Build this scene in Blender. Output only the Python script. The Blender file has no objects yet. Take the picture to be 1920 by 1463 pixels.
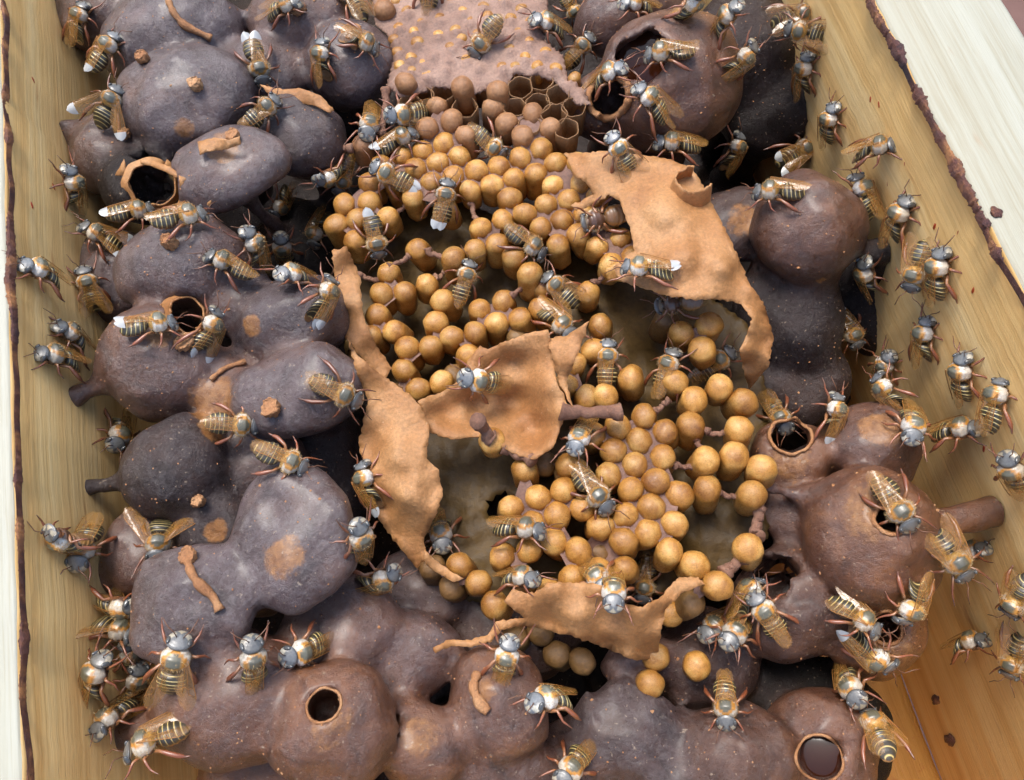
import bpy, bmesh, math, random
import numpy as np
from mathutils import Vector, Matrix, noise as mnoise
from mathutils.geometry import delaunay_2d_cdt

random.seed(7); np.random.seed(7)
scene = bpy.context.scene
col = scene.collection
R = math.radians

# ------------------------------------------------------------------ camera
FPX, CX, CY = 1500.0, 960.0, 731.5            # focal length and centre in photo pixels (1920 wide)
CAM = Vector((0.0, 0.0, 0.100))               # rim of the hive box is z = 0, metres
dy = Vector((-1055 / FPX, 4131 / FPX, -1)).normalized()      # the box's long axis seen in camera axes
dz = -Vector((0.2475 * 528 / FPX, -0.969 * 528 / FPX, -1))
dz = (dz - dy * dz.dot(dy)).normalized()
dx = dy.cross(dz).normalized()
MROT = Matrix((dx, dy, dz))                   # camera axes -> world axes
cam_d = bpy.data.cameras.new('camera'); cam = bpy.data.objects.new('camera', cam_d); col.objects.link(cam)
cam.matrix_world = Matrix.Translation(CAM) @ MROT.to_4x4()
cam_d.sensor_width = 36; cam_d.lens = FPX / 1920 * 36
cam_d.clip_start = 0.002; cam_d.clip_end = 50
scene.camera = cam

# ------------------------------------------------------------------ sky, sun, exposure
world = bpy.data.worlds.new('World'); scene.world = world; world.use_nodes = True
wn = world.node_tree.nodes; wl = world.node_tree.links
bg = wn['Background']; sky = wn.new('ShaderNodeTexSky'); sky.sky_type = 'NISHITA'
SUN_EL, SUN_ROT = R(66), R(-8)
sky.sun_disc = False; sky.sun_elevation = SUN_EL; sky.sun_rotation = SUN_ROT
sky.dust_density = 3.0; sky.air_density = 1.0; sky.ozone_density = 1.0
wl.new(sky.outputs[0], bg.inputs[0]); bg.inputs[1].default_value = 0.10
sun_d = bpy.data.lights.new('sun', 'SUN'); sun = bpy.data.objects.new('sun', sun_d); col.objects.link(sun)
sun_d.energy = 1.3; sun_d.angle = R(24); sun_d.color = (1.0, 0.96, 0.90)
sdir = Vector((math.sin(SUN_ROT) * math.cos(SUN_EL), math.cos(SUN_ROT) * math.cos(SUN_EL), math.sin(SUN_EL)))
sun.rotation_euler = sdir.to_track_quat('Z', 'Y').to_euler()
scene.view_settings.view_transform = 'Standard'; scene.view_settings.look = 'None'
scene.view_settings.exposure = 1.45; scene.view_settings.gamma = 1.0
scene.cycles.use_denoising = True; scene.cycles.use_adaptive_sampling = True; scene.cycles.adaptive_threshold = 0.03
scene.cycles.max_bounces = 6; scene.cycles.transparent_max_bounces = 12
scene.cycles.caustics_reflective = False; scene.cycles.caustics_refractive = False

# ------------------------------------------------------------------ helpers
def ray(px, py):
    return (MROT @ Vector(((px - CX) / FPX, -(py - CY) / FPX, -1))).normalized()
def at_z(px, py, z):
    r = ray(px, py); return CAM + r * ((z - CAM.z) / r.z)
def at_x(px, py, x):
    r = ray(px, py); return CAM + r * ((x - CAM.x) / r.x)
def ivec(px, py, ux, uy):
    """world direction, in the plane facing the eye at that pixel, of an image direction"""
    rd = ray(px, py); v = MROT @ Vector((ux, -uy, 0)); v = v - rd * v.dot(rd); return v.normalized()
def project(p):
    c = MROT.transposed() @ (Vector(p) - CAM)
    return CX + FPX * c.x / -c.z, CY - FPX * c.y / -c.z
def tag(o, label=None, cat=None, group=None, kind=None):
    if label: o['label'] = label
    if cat: o['category'] = cat
    if group: o['group'] = group
    if kind: o['kind'] = kind
    return o
def link(name, me, parent=None, loc=None):
    o = bpy.data.objects.new(name, me); col.objects.link(o)
    if parent: o.parent = parent
    if loc is not None: o.location = loc
    return o
def empty(name, loc=(0, 0, 0)):
    o = bpy.data.objects.new(name, None); o.empty_display_size = 0.003; col.objects.link(o); o.location = loc; return o
def smooth(me):
    me.polygons.foreach_set('use_smooth', [True] * len(me.polygons)); return me
def mesh(name, v, f, mat=None, sm=True):
    me = bpy.data.meshes.new(name); me.from_pydata([tuple(x) for x in v], [], f); me.update()
    if mat: me.materials.append(mat)
    if sm: smooth(me)
    return me
def tube(pts, rad, seg=8, cap=True):
    """vertices and faces of a tube along pts with a radius per point"""
    pts = [Vector(p) for p in pts]; n = len(pts); V = []; F = []
    if not hasattr(rad, '__len__'): rad = [rad] * n
    up = None
    for i, p in enumerate(pts):
        t = (pts[min(i + 1, n - 1)] - pts[max(i - 1, 0)]).normalized()
        if up is None:
            up = t.orthogonal().normalized()
        up = (up - t * up.dot(t)).normalized(); b = t.cross(up)
        for k in range(seg):
            a = 2 * math.pi * k / seg
            V.append(p + (up * math.cos(a) + b * math.sin(a)) * rad[i])
    for i in range(n - 1):
        for k in range(seg):
            F.append((i * seg + k, i * seg + (k + 1) % seg, (i + 1) * seg + (k + 1) % seg, (i + 1) * seg + k))
    if cap:
        F.append(tuple(range(seg))[::-1]); F.append(tuple((n - 1) * seg + k for k in range(seg)))
    return V, F
def join(*vf):
    V, F = [], []
    for v, f in vf:
        o = len(V); V += list(v); F += [tuple(i + o for i in q) for q in f]
    return V, F
def nz(p, s, seed=0.0):
    return mnoise.noise(Vector((p[0] * s + seed, p[1] * s + seed * 1.7, p[2] * s - seed)))

# ------------------------------------------------------------------ materials
def mat_new(name):
    m = bpy.data.materials.new(name); m.use_nodes = True
    return m, m.node_tree.nodes, m.node_tree.links, m.node_tree.nodes['Principled BSDF']
def ramp(n, stops):
    r = n.new('ShaderNodeValToRGB'); e = r.color_ramp.elements
    while len(e) < len(stops): e.new(0.5)
    for i, (p, c) in enumerate(stops):
        e[i].position = p; e[i].color = (*c, 1)
    return r
def noise(n, l, vec, scale, detail=4, rough=0.55, dist=0.0):
    t = n.new('ShaderNodeTexNoise'); t.inputs['Scale'].default_value = scale; t.inputs['Detail'].default_value = detail
    t.inputs['Roughness'].default_value = rough; t.inputs['Distortion'].default_value = dist
    l.new(vec, t.inputs['Vector']); return t
def mixc(n, l, fac, a, b, mode='MIX'):
    m = n.new('ShaderNodeMix'); m.data_type = 'RGBA'; m.blend_type = mode
    for s, v in ((m.inputs['Factor'], fac), (m.inputs['A'], a), (m.inputs['B'], b)):
        if hasattr(v, 'links'): l.new(v, s)
        elif hasattr(v, '__len__'): s.default_value = (*v, 1) if len(v) == 3 else v
        else: s.default_value = v
    return m.outputs['Result']
def bump(n, l, height, strength, dist, bsdf):
    b = n.new('ShaderNodeBump'); b.inputs['Strength'].default_value = strength; b.inputs['Distance'].default_value = dist
    l.new(height, b.inputs['Height']); l.new(b.outputs['Normal'], bsdf.inputs['Normal']); return b

def wax_material(name, c_dark, c_mid, c_light, rough=0.42, scale=1.0, sss=0.0, spots=None, bstr=0.6, vary=False):
    m, n, l, b = mat_new(name)
    g = n.new('ShaderNodeNewGeometry'); pos = g.outputs['Position']
    n1 = noise(n, l, pos, 90 * scale, 5, 0.6, 0.4)
    r = ramp(n, [(0.30, c_dark), (0.5, c_mid), (0.72, c_light)]); l.new(n1.outputs['Fac'], r.inputs['Fac'])
    c = r.outputs['Color']
    n2 = noise(n, l, pos, 1500 * scale, 5, 0.7)
    r2 = ramp(n, [(0.35, (0.72, 0.70, 0.68)), (0.62, (1.2, 1.18, 1.15))]); l.new(n2.outputs['Fac'], r2.inputs['Fac'])
    c = mixc(n, l, 0.8, c, r2.outputs['Color'], 'MULTIPLY')
    if spots:
        n3 = noise(n, l, pos, 2600, 2, 0.5); r3 = ramp(n, [(0.70, (0, 0, 0)), (0.76, (1, 1, 1))]); l.new(n3.outputs['Fac'], r3.inputs['Fac'])
        c = mixc(n, l, r3.outputs['Color'], c, spots)
    oi = n.new('ShaderNodeObjectInfo'); ro = ramp(n, [(0.0, (0.78, 0.74, 0.70)), (1.0, (1.22, 1.25, 1.3))]); l.new(oi.outputs['Random'], ro.inputs['Fac'])
    if vary: c = mixc(n, l, 1.0, c, ro.outputs['Color'], 'MULTIPLY')
    l.new(c, b.inputs['Base Color'])
    rr = ramp(n, [(0.3, (rough - 0.1,) * 3), (0.7, (rough + 0.15,) * 3)]); l.new(n2.outputs['Fac'], rr.inputs['Fac']); l.new(rr.outputs['Color'], b.inputs['Roughness'])
    if sss:
        b.inputs['Subsurface Weight'].default_value = sss; b.inputs['Subsurface Radius'].default_value = (1, 0.45, 0.2); b.inputs['Subsurface Scale'].default_value = 0.0012
    bump(n, l, n2.outputs['Fac'], bstr, 0.00045, b)
    return m

def pot_material():
    """dark plum-brown cerumen with a bloom of dust and painted sky sheen; the attribute 'tan' holds patches of fresh tan wax, 'hue' the warmth of a pot"""
    m, n, l, b = mat_new('cerumen')
    g = n.new('ShaderNodeNewGeometry'); pos = g.outputs['Position']
    at = n.new('ShaderNodeAttribute'); at.attribute_name = 'pot'
    sep = n.new('ShaderNodeSeparateColor'); l.new(at.outputs['Color'], sep.inputs['Color'])
    n1 = noise(n, l, pos, 150, 6, 0.68, 1.0)
    rc = ramp(n, [(0.28, (0.022, 0.012, 0.012)), (0.48, (0.058, 0.034, 0.034)), (0.70, (0.110, 0.078, 0.082))]); l.new(n1.outputs['Fac'], rc.inputs['Fac'])
    rw = ramp(n, [(0.28, (0.042, 0.013, 0.004)), (0.48, (0.125, 0.041, 0.011)), (0.72, (0.235, 0.092, 0.028))]); l.new(n1.outputs['Fac'], rw.inputs['Fac'])
    n8 = noise(n, l, pos, 75, 4, 0.6, 0.8); w8 = n.new('ShaderNodeMath'); w8.operation = 'MULTIPLY_ADD'; w8.use_clamp = True; l.new(n8.outputs['Fac'], w8.inputs[0]); w8.inputs[1].default_value = 1.8; w8.inputs[2].default_value = -0.9
    w9 = n.new('ShaderNodeMath'); w9.operation = 'ADD'; w9.use_clamp = True; l.new(w8.outputs[0], w9.inputs[0]); l.new(sep.outputs['Green'], w9.inputs[1])
    c = mixc(n, l, w9.outputs[0], rc.outputs['Color'], rw.outputs['Color'])
    # grey-mauve bloom in fibrous patches: dust, and sky sheen put into the colour
    n4 = noise(n, l, pos, 640, 9, 0.85, 1.2); r4 = ramp(n, [(0.46, (0, 0, 0)), (0.60, (1, 1, 1))]); l.new(n4.outputs['Fac'], r4.inputs['Fac'])
    inv = n.new('ShaderNodeMath'); inv.operation = 'MULTIPLY_ADD'; l.new(sep.outputs['Green'], inv.inputs[0]); inv.inputs[1].default_value = -0.45; inv.inputs[2].default_value = 0.50
    fm = n.new('ShaderNodeMath'); fm.operation = 'MULTIPLY'; l.new(r4.outputs['Color'], fm.inputs[0]); l.new(inv.outputs[0], fm.inputs[1])
    c = mixc(n, l, fm.outputs[0], c, (0.190, 0.165, 0.165))
    # dark pots; on the sunken ones gap shade is put into the colour
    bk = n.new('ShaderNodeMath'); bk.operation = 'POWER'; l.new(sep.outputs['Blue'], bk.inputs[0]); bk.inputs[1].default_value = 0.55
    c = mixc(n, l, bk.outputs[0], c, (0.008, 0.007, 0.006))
    # fresh tan patches, edges broken by noise
    n5 = noise(n, l, pos, 700, 6, 0.7)
    ad = n.new('ShaderNodeMath'); ad.operation = 'MULTIPLY_ADD'; l.new(n5.outputs['Fac'], ad.inputs[0]); ad.inputs[1].default_value = 0.9; l.new(sep.outputs['Red'], ad.inputs[2])
    r5 = ramp(n, [(0.82, (0, 0, 0)), (1.0, (1, 1, 1))]); l.new(ad.outputs[0], r5.inputs['Fac'])
    n6 = noise(n, l, pos, 900, 4, 0.6); r6 = ramp(n, [(0.35, (0.17, 0.066, 0.018)), (0.65, (0.31, 0.145, 0.048))]); l.new(n6.outputs['Fac'], r6.inputs['Fac'])
    c = mixc(n, l, r5.outputs['Color'], c, r6.outputs['Color'])
    # pale grains
    n3 = noise(n, l, pos, 1700, 2, 0.5); r3 = ramp(n, [(0.67, (0, 0, 0)), (0.74, (1, 1, 1))]); l.new(n3.outputs['Fac'], r3.inputs['Fac'])
    fg = n.new('ShaderNodeMath'); fg.operation = 'MULTIPLY'; l.new(r3.outputs['Color'], fg.inputs[0]); fg.inputs[1].default_value = 0.6
    c = mixc(n, l, fg.outputs[0], c, (0.36, 0.28, 0.20))
    l.new(c, b.inputs['Base Color'])
    n2 = noise(n, l, pos, 1300, 6, 0.72)
    rr = ramp(n, [(0.3, (0.22,) * 3), (0.7, (0.46,) * 3)]); l.new(n2.outputs['Fac'], rr.inputs['Fac']); l.new(rr.outputs['Color'], b.inputs['Roughness'])
    sm_ = n.new('ShaderNodeMath'); sm_.operation = 'MULTIPLY_ADD'; l.new(bk.outputs[0], sm_.inputs[0]); sm_.inputs[1].default_value = -0.55; sm_.inputs[2].default_value = 0.7; l.new(sm_.outputs[0], b.inputs['Specular IOR Level'])
    n7 = noise(n, l, pos, 330, 4, 0.6, 0.5); mm = n.new('ShaderNodeMath'); mm.operation = 'MULTIPLY_ADD'; l.new(n7.outputs['Fac'], mm.inputs[0]); mm.inputs[1].default_value = 1.3; l.new(n4.outputs['Fac'], mm.inputs[2])
    add = n.new('ShaderNodeMath'); add.operation = 'ADD'; l.new(n2.outputs['Fac'], add.inputs[0]); l.new(mm.outputs[0], add.inputs[1])
    bump(n, l, add.outputs[0], 0.6, 0.00045, b)
    cm_ = n.new('ShaderNodeMath'); cm_.operation = 'MULTIPLY_ADD'; cm_.use_clamp = True; l.new(bk.outputs[0], cm_.inputs[0]); cm_.inputs[1].default_value = -0.5; cm_.inputs[2].default_value = 0.32; l.new(cm_.outputs[0], b.inputs['Coat Weight']); b.inputs['Coat Roughness'].default_value = 0.3
    return m

def wood_material(name, c0, c1, c2, stain, rough=0.55, streak=1.0, blotch=None, sx=1.0):
    m, n, l, b = mat_new(name)
    g = n.new('ShaderNodeNewGeometry'); mp = n.new('ShaderNodeMapping'); l.new(g.outputs['Position'], mp.inputs['Vector'])
    mp.inputs['Scale'].default_value = (1.0 * sx, 0.022, 1.0 * sx); mp.inputs['Rotation'].default_value = (0, 0, R(1.5))
    n1 = noise(n, l, mp.outputs[0], 190, 6, 0.6, 0.3); n2 = noise(n, l, mp.outputs[0], 1500, 5, 0.65)
    r = ramp(n, [(0.30, c0), (0.5, c1), (0.7, c2)]); l.new(n1.outputs['Fac'], r.inputs['Fac'])
    r2 = ramp(n, [(0.34, (0.86, 0.80, 0.70)), (0.54, (1.04, 1.04, 1.04))]); l.new(n2.outputs['Fac'], r2.inputs['Fac'])
    c = mixc(n, l, 0.75 * streak, r.outputs['Color'], r2.outputs['Color'], 'MULTIPLY')
    # short reddish flecks along the grain
    mp2 = n.new('ShaderNodeMapping'); l.new(g.outputs['Position'], mp2.inputs['Vector']); mp2.inputs['Scale'].default_value = (1, 0.16, 1)
    n3 = noise(n, l, mp2.outputs[0], 420, 3, 0.5); r3 = ramp(n, [(0.68, (0, 0, 0)), (0.78, (1, 1, 1))]); l.new(n3.outputs['Fac'], r3.inputs['Fac'])
    f = n.new('ShaderNodeMath'); f.operation = 'MULTIPLY'; l.new(r3.outputs['Color'], f.inputs[0]); f.inputs[1].default_value = 0.6
    c = mixc(n, l, f.outputs[0], c, stain)
    if blotch:
        n4 = noise(n, l, g.outputs['Position'], 110, 6, 0.65, 0.8); r4 = ramp(n, [(0.56, (0, 0, 0)), (0.66, (1, 1, 1))]); l.new(n4.outputs['Fac'], r4.inputs['Fac'])
        f4 = n.new('ShaderNodeMath'); f4.operation = 'MULTIPLY'; l.new(r4.outputs['Color'], f4.inputs[0]); f4.inputs[1].default_value = 0.8
        c = mixc(n, l, f4.outputs[0], c, blotch)
    l.new(c, b.inputs['Base Color']); b.inputs['Roughness'].default_value = rough
    bump(n, l, n2.outputs['Fac'], 0.35, 0.0004, b)
    return m

M = {}
M['pot'] = pot_material()
M['cell'] = wax_material('cell_wax', (0.22, 0.085, 0.014), (0.41, 0.195, 0.040), (0.58, 0.355, 0.11), 0.31, 3.2, 0.0, spots=(0.20, 0.07, 0.015), bstr=0.35, vary=True)
M['cell'].node_tree.nodes['Principled BSDF'].inputs['Coat Weight'].default_value = 0.15; M['cell'].node_tree.nodes['Principled BSDF'].inputs['Coat Roughness'].default_value = 0.2
M['cell_pink'] = wax_material('cell_wax_rosy', (0.20, 0.09, 0.036), (0.31, 0.15, 0.062), (0.39, 0.21, 0.10), 0.45, 1.3, 0.0, bstr=0.4)
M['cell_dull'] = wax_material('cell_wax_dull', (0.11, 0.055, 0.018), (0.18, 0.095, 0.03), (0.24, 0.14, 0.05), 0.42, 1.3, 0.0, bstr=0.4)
M['cover'] = wax_material('cover_wax', (0.19, 0.105, 0.072), (0.29, 0.175, 0.130), (0.38, 0.25, 0.19), 0.45, 1.5, 0.0)
M['web'] = wax_material('web_wax', (0.12, 0.060, 0.042), (0.19, 0.105, 0.078), (0.27, 0.165, 0.130), 0.5, 1.5, 0.0)
M['sheet'] = wax_material('sheet_wax', (0.36, 0.160, 0.055), (0.48, 0.240, 0.092), (0.56, 0.315, 0.140), 0.42, 1.3, 0.0, spots=(0.66, 0.42, 0.22), bstr=0.5)
_n = M['sheet'].node_tree.nodes; _l = M['sheet'].node_tree.links; _b = _n['Principled BSDF']; _t = _n.new('ShaderNodeBsdfTranslucent'); _t.inputs['Color'].default_value = (0.75, 0.36, 0.09, 1); _m = _n.new('ShaderNodeMixShader'); _m.inputs[0].default_value = 0.18
_l.new(_b.outputs[0], _m.inputs[1]); _l.new(_t.outputs[0], _m.inputs[2]); _l.new(_m.outputs[0], [q for q in _n if q.type == 'OUTPUT_MATERIAL'][0].inputs['Surface'])
M['rim'] = wax_material('rim_wax', (0.30, 0.13, 0.05), (0.42, 0.20, 0.085), (0.52, 0.30, 0.15), 0.55, 2.0, 0.0, bstr=0.8)
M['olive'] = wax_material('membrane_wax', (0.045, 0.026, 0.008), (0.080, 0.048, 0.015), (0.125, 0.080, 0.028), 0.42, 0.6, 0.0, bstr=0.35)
M['pillar'] = wax_material('pillar_wax', (0.14, 0.065, 0.042), (0.23, 0.115, 0.074), (0.34, 0.19, 0.12), 0.55, 2.0, 0.0, bstr=0.8)
M['olive'].node_tree.nodes['Principled BSDF'].inputs['Specular IOR Level'].default_value = 0.2
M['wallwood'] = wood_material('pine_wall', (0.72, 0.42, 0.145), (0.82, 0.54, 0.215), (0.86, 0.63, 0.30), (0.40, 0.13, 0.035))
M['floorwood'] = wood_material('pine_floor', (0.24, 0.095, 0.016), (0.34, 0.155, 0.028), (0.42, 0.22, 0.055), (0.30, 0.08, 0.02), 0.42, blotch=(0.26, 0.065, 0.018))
M['topwood'] = wood_material('bare_pine_top', (0.31, 0.285, 0.20), (0.38, 0.375, 0.30), (0.42, 0.42, 0.355), (0.32, 0.20, 0.10), 0.6, 1.0)
M['resin'] = wax_material('resin', (0.030, 0.016, 0.026), (0.13, 0.048, 0.034), (0.48, 0.22, 0.08), 0.5, 2.2, 0.0, bstr=1.0)
m, n, l, b = mat_new('ground_soil'); g = n.new('ShaderNodeNewGeometry'); t = noise(n, l, g.outputs['Position'], 30, 6)
r_ = ramp(n, [(0.3, (0.11, 0.055, 0.045)), (0.7, (0.17, 0.095, 0.08))]); l.new(t.outputs['Fac'], r_.inputs['Fac']); l.new(r_.outputs['Color'], b.inputs['Base Color']); b.inputs['Roughness'].default_value = 0.9
M['ground'] = m
m, n, l, b = mat_new('honey'); b.inputs['Base Color'].default_value = (0.03, 0.008, 0.003, 1); b.inputs['Roughness'].default_value = 0.09; b.inputs['Specular IOR Level'].default_value = 0.4; M['honey'] = m
m, n, l, b = mat_new('red_resin'); b.inputs['Base Color'].default_value = (0.42, 0.055, 0.012, 1); b.inputs['Roughness'].default_value = 0.3; M['speck'] = m

# ------------------------------------------------------------------ the hive box and the ground
XL = at_z(35, 1243, 0).x; XR = at_z(2274, 1243, 0).x
FLOOR = -0.095; Y0, Y1 = -0.085, 0.235; TH = 0.0185
ground = link('ground', mesh('ground', [(-1.5, -1.5, -0.16), (1.5, -1.5, -0.16), (1.5, 1.5, -0.16), (-1.5, 1.5, -0.16)], [(0, 1, 2, 3)], M['ground'], False))
tag(ground, 'reddish brown bare ground below the wooden box', 'ground', kind='structure')
box = empty('hive_box', ((XL + XR) / 2, 0.08, FLOOR - 0.015)); tag(box, 'open pine hive box holding the brood comb and wax pots', 'hive box')
def board(name, lo, hi, mats, worn=0.0006):
    """a plank as a bevelled, slightly uneven box; faces that look up take the second material"""
    bm = bmesh.new(); bmesh.ops.create_cube(bm, size=1)
    for v in bm.verts:
        v.co = Vector((lo[i] if v.co[i] < 0 else hi[i] for i in range(3)))
    d = [hi[i] - lo[i] for i in range(3)]; ax = d.index(max(d))
    long_e = [e for e in bm.edges if abs((e.verts[0].co - e.verts[1].co)[ax]) > d[ax] * 0.9]
    bmesh.ops.subdivide_edges(bm, edges=long_e, cuts=160, use_grid_fill=True)
    bmesh.ops.bevel(bm, geom=[e for e in bm.edges if e.is_manifold and e.calc_face_angle(0) > 1], offset=0.0008, segments=2, affect='EDGES', profile=0.6)
    for v in bm.verts:
        k = worn * (0.6 * mnoise.noise(v.co * 90) + 0.4 * mnoise.noise(v.co * 420))
        if v.co.z > hi[2] - 0.0015: v.co += Vector((k, 0, k * 0.5))
    bm.normal_update()
    for f in bm.faces:
        f.smooth = True
        f.material_index = 1 if len(mats) > 1 and f.normal.z > 0.85 else 0
    me = bpy.data.meshes.new(name); bm.to_mesh(me); bm.free()
    for m_ in mats: me.materials.append(m_)
    me.shade_smooth() if False else None
    o = link(name, me); o.parent = box; o.matrix_parent_inverse = Matrix.Translation(-box.location); return o
board('side_wall', (XL - TH, Y0 - TH, FLOOR), (XL, Y1 + TH, 0), [M['wallwood'], M['topwood']])['label'] = 'yellow pine wall with a thin pale rim'
board('side_wall', (XR, Y0 - TH, FLOOR), (at_z(1889, 10, 0).x, Y1 + TH, 0), [M['wallwood'], M['topwood']])['label'] = 'pine wall with a broad pale top'
board('end_wall', (XL + 0.0002, Y0 - TH, FLOOR), (XR - 0.0002, Y0, -0.001), [M['wallwood'], M['topwood']])
board('end_wall', (XL + 0.0002, Y1, FLOOR), (XR - 0.0002, Y1 + TH, -0.001), [M['wallwood'], M['topwood']])
NP = 5; pw = (XR - XL) / NP
for i in range(NP):
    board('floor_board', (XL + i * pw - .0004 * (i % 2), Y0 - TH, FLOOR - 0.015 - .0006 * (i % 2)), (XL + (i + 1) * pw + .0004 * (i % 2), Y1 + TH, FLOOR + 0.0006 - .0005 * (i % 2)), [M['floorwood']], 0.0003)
def child(name, me, parent=box):
    o = link(name, me); o.parent = parent; o.matrix_parent_inverse = Matrix.Translation(-parent.location); return o
def resin_seam(x, sgn, seed, y0, y1, wmax):
    """a crusty strip of bee resin along the inner rim edge"""
    V, F = [], []; N = 1300; K = 9
    for i in range(N):
        y = y0 + (y1 - y0) * i / (N - 1)
        a = 0.5 + 0.5 * mnoise.noise(Vector((y * 48, seed, 0))); bq = mnoise.noise(Vector((y * 230, seed, 3))); c = mnoise.noise(Vector((y * 2600, seed, 9)))
        w = max(0.00010, wmax * (a * 2.6 - 1.15 + 0.9 * bq + 0.30 * c)); h = min(0.00022, 0.15 * w + 0.00006) * (1 + 0.3 * c)
        x0 = x + sgn * (-0.0004 + 0.0007 * mnoise.noise(Vector((y * 120, seed, 5))))
        for k in range(K):
            u = k / (K - 1); z = h * math.sin(math.pi * u) * (1 + 0.6 * mnoise.noise(Vector((y * 1800, u * 6, seed))))
            V.append((x0 + sgn * (w * (u - 0.35) + w * .25 * mnoise.noise(Vector((y * 900, u * 3, seed + 2)))), y, z + 0.00002 - (0.0011 if k == 0 else 0.0003 if k == K - 1 else 0)))
    for i in range(N - 1):
        for k in range(K - 1):
            q = (i * K + k, i * K + k + 1, (i + 1) * K + k + 1, (i + 1) * K + k); F.append(q if sgn < 0 else q)
    return child('resin_seam', mesh('resin_seam', V, F, M['resin']))
resin_seam(XR, 1, 4.0, -0.05, 0.22, 0.0026)
resin_seam(XL, -1, 11.0, -0.05, 0.22, 0.0013)
def blob_mesh(name, r, mat, seed, flat=1.0, amp=0.3, sub=2):
    bm = bmesh.new(); bmesh.ops.create_icosphere(bm, subdivisions=sub, radius=r)
    for v in bm.verts:
        k = 1 + amp * nz(v.co, 1.6 / r, seed); v.co *= k; v.co.z *= flat
    me = bpy.data.meshes.new(name); bm.to_mesh(me); bm.free(); me.materials.append(mat); return smooth(me)
speck_me = [blob_mesh('resin_speck', 0.0005, M['speck'], s, 0.3, 0.4, 2) for s in (1.1, 5.2, 9.3)]
specks = [(1632, 187), (1648, 196), (1665, 345), (1752, 425), (1797, 437), (1824, 545), (1845, 842), (1697, 307), (100, 350), (62, 150), (15, 210), (60, 385)]
for i, (px, py) in enumerate(specks):
    x = XR if px > 960 else XL
    p = at_x(px, py, x); o = child('resin_speck', speck_me[i % 3]); o.location = p
    o.rotation_euler = (R(90), R(random.uniform(20, 70)), R(90)); k = random.uniform(0.7, 1.1); o.scale = (0.6 * k, 1.5 * k, k)
    o.matrix_parent_inverse = Matrix.Translation(-box.location)

for px, py, k in ((1755, 1312, 3.2), (1782, 1388, 4.2), (1697, 1120, 3.0), (1868, 398, 1.6), (1850, 418, 1.2)):
    o = child('resin_drip', blob_mesh('resin_drip', 0.0005, M['resin'], px * .1, 0.35, 0.5, 3)); o.rotation_euler = (R(90), R(12), R(90))
    o.location = at_x(px, py, XR) if px < 1840 else at_z(px, py, 0.0001); o.scale = (.55 * k, 1.3 * k, .8 * k)
    if px > 1840: o.rotation_euler = (0, 0, 0); o.scale = (k, k, k * .8)
    o.matrix_parent_inverse = Matrix.Translation(-box.location)

# ------------------------------------------------------------------ wax pots: one blended field, cut into one mesh per pot
STEP = 0.00085
gx0, gy0, gz0 = XL - 0.002, -0.062, -0.074
NX = int((XR - XL + 0.004) / STEP); NY = int((0.21 + 0.062) / STEP); NZ = int((0.074 + 0.004) / STEP)
field = np.full((NX, NY, NZ), 0.02, np.float32); owner = np.full((NX, NY, NZ), -1, np.int16); omin = np.full((NX, NY, NZ), 9.0, np.float32)
ax_x = (gx0 + STEP * np.arange(NX)).astype(np.float32); ax_y = (gy0 + STEP * np.arange(NY)).astype(np.float32); ax_z = (gz0 + STEP * np.arange(NZ)).astype(np.float32)
rng = np.random.RandomState(3)
def vnoise(X, Y, Z, s, seed):
    """value noise on a lattice of pitch s"""
    g = np.random.RandomState(seed).rand(41, 41, 41).astype(np.float32) * 2 - 1
    a = [np.asarray(q / s + 400) for q in (X, Y, Z)]; i0 = [np.floor(q).astype(int) for q in a]
    f = [(q - i) for q, i in zip(a, i0)]; f = [t * t * (3 - 2 * t) for t in f]; i0 = [i % 40 for i in i0]
    out = 0
    for di in (0, 1):
        for dj in (0, 1):
            for dk in (0, 1):
                w = (f[0] if di else 1 - f[0]) * (f[1] if dj else 1 - f[1]) * (f[2] if dk else 1 - f[2])
                out = out + w * g[i0[0] + di, i0[1] + dj, i0[2] + dk]
    return out
def region(c, ext):
    s = []
    for q, g0, N in zip(range(3), (gx0, gy0, gz0), (NX, NY, NZ)):
        a = max(0, int((c[q] - ext[q] - g0) / STEP)); b_ = min(N, int((c[q] + ext[q] - g0) / STEP) + 2); s.append(slice(a, max(a, b_)))
    X, Y, Z = np.meshgrid(ax_x[s[0]], ax_y[s[1]], ax_z[s[2]], indexing='ij'); return tuple(s), X, Y, Z
POTS = []
def add_field(d, s, idx, k):
    f = field[s]; h = np.clip(0.5 + 0.5 * (f - d) / k, 0, 1)
    field[s] = f * (1 - h) + d * h - k * h * (1 - h)
    om = omin[s]; ow = owner[s]; q = d < om; ow[q] = idx; om[q] = d[q]; omin[s] = om; owner[s] = ow
def ellipsoid(c, r, idx, k, tilt=(0, 0, 0)):
    m_ = max(r) + k + 0.003
    s, X, Y, Z = region(c, (m_,) * 3)
    if X.size == 0: return
    P = np.stack([X - c[0], Y - c[1], Z - c[2]], -1)
    if any(tilt):
        from mathutils import Euler
        P = P @ np.array(Euler([R(t_) for t_ in tilt]).to_matrix(), np.float32)
    k0 = np.sqrt(((P / np.array(r, np.float32)) ** 2).sum(-1)) + 1e-6; k1 = np.sqrt(((P / np.array(r, np.float32) ** 2) ** 2).sum(-1)) + 1e-6
    add_field(k0 * (k0 - 1) / k1, s, idx, k)
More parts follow.
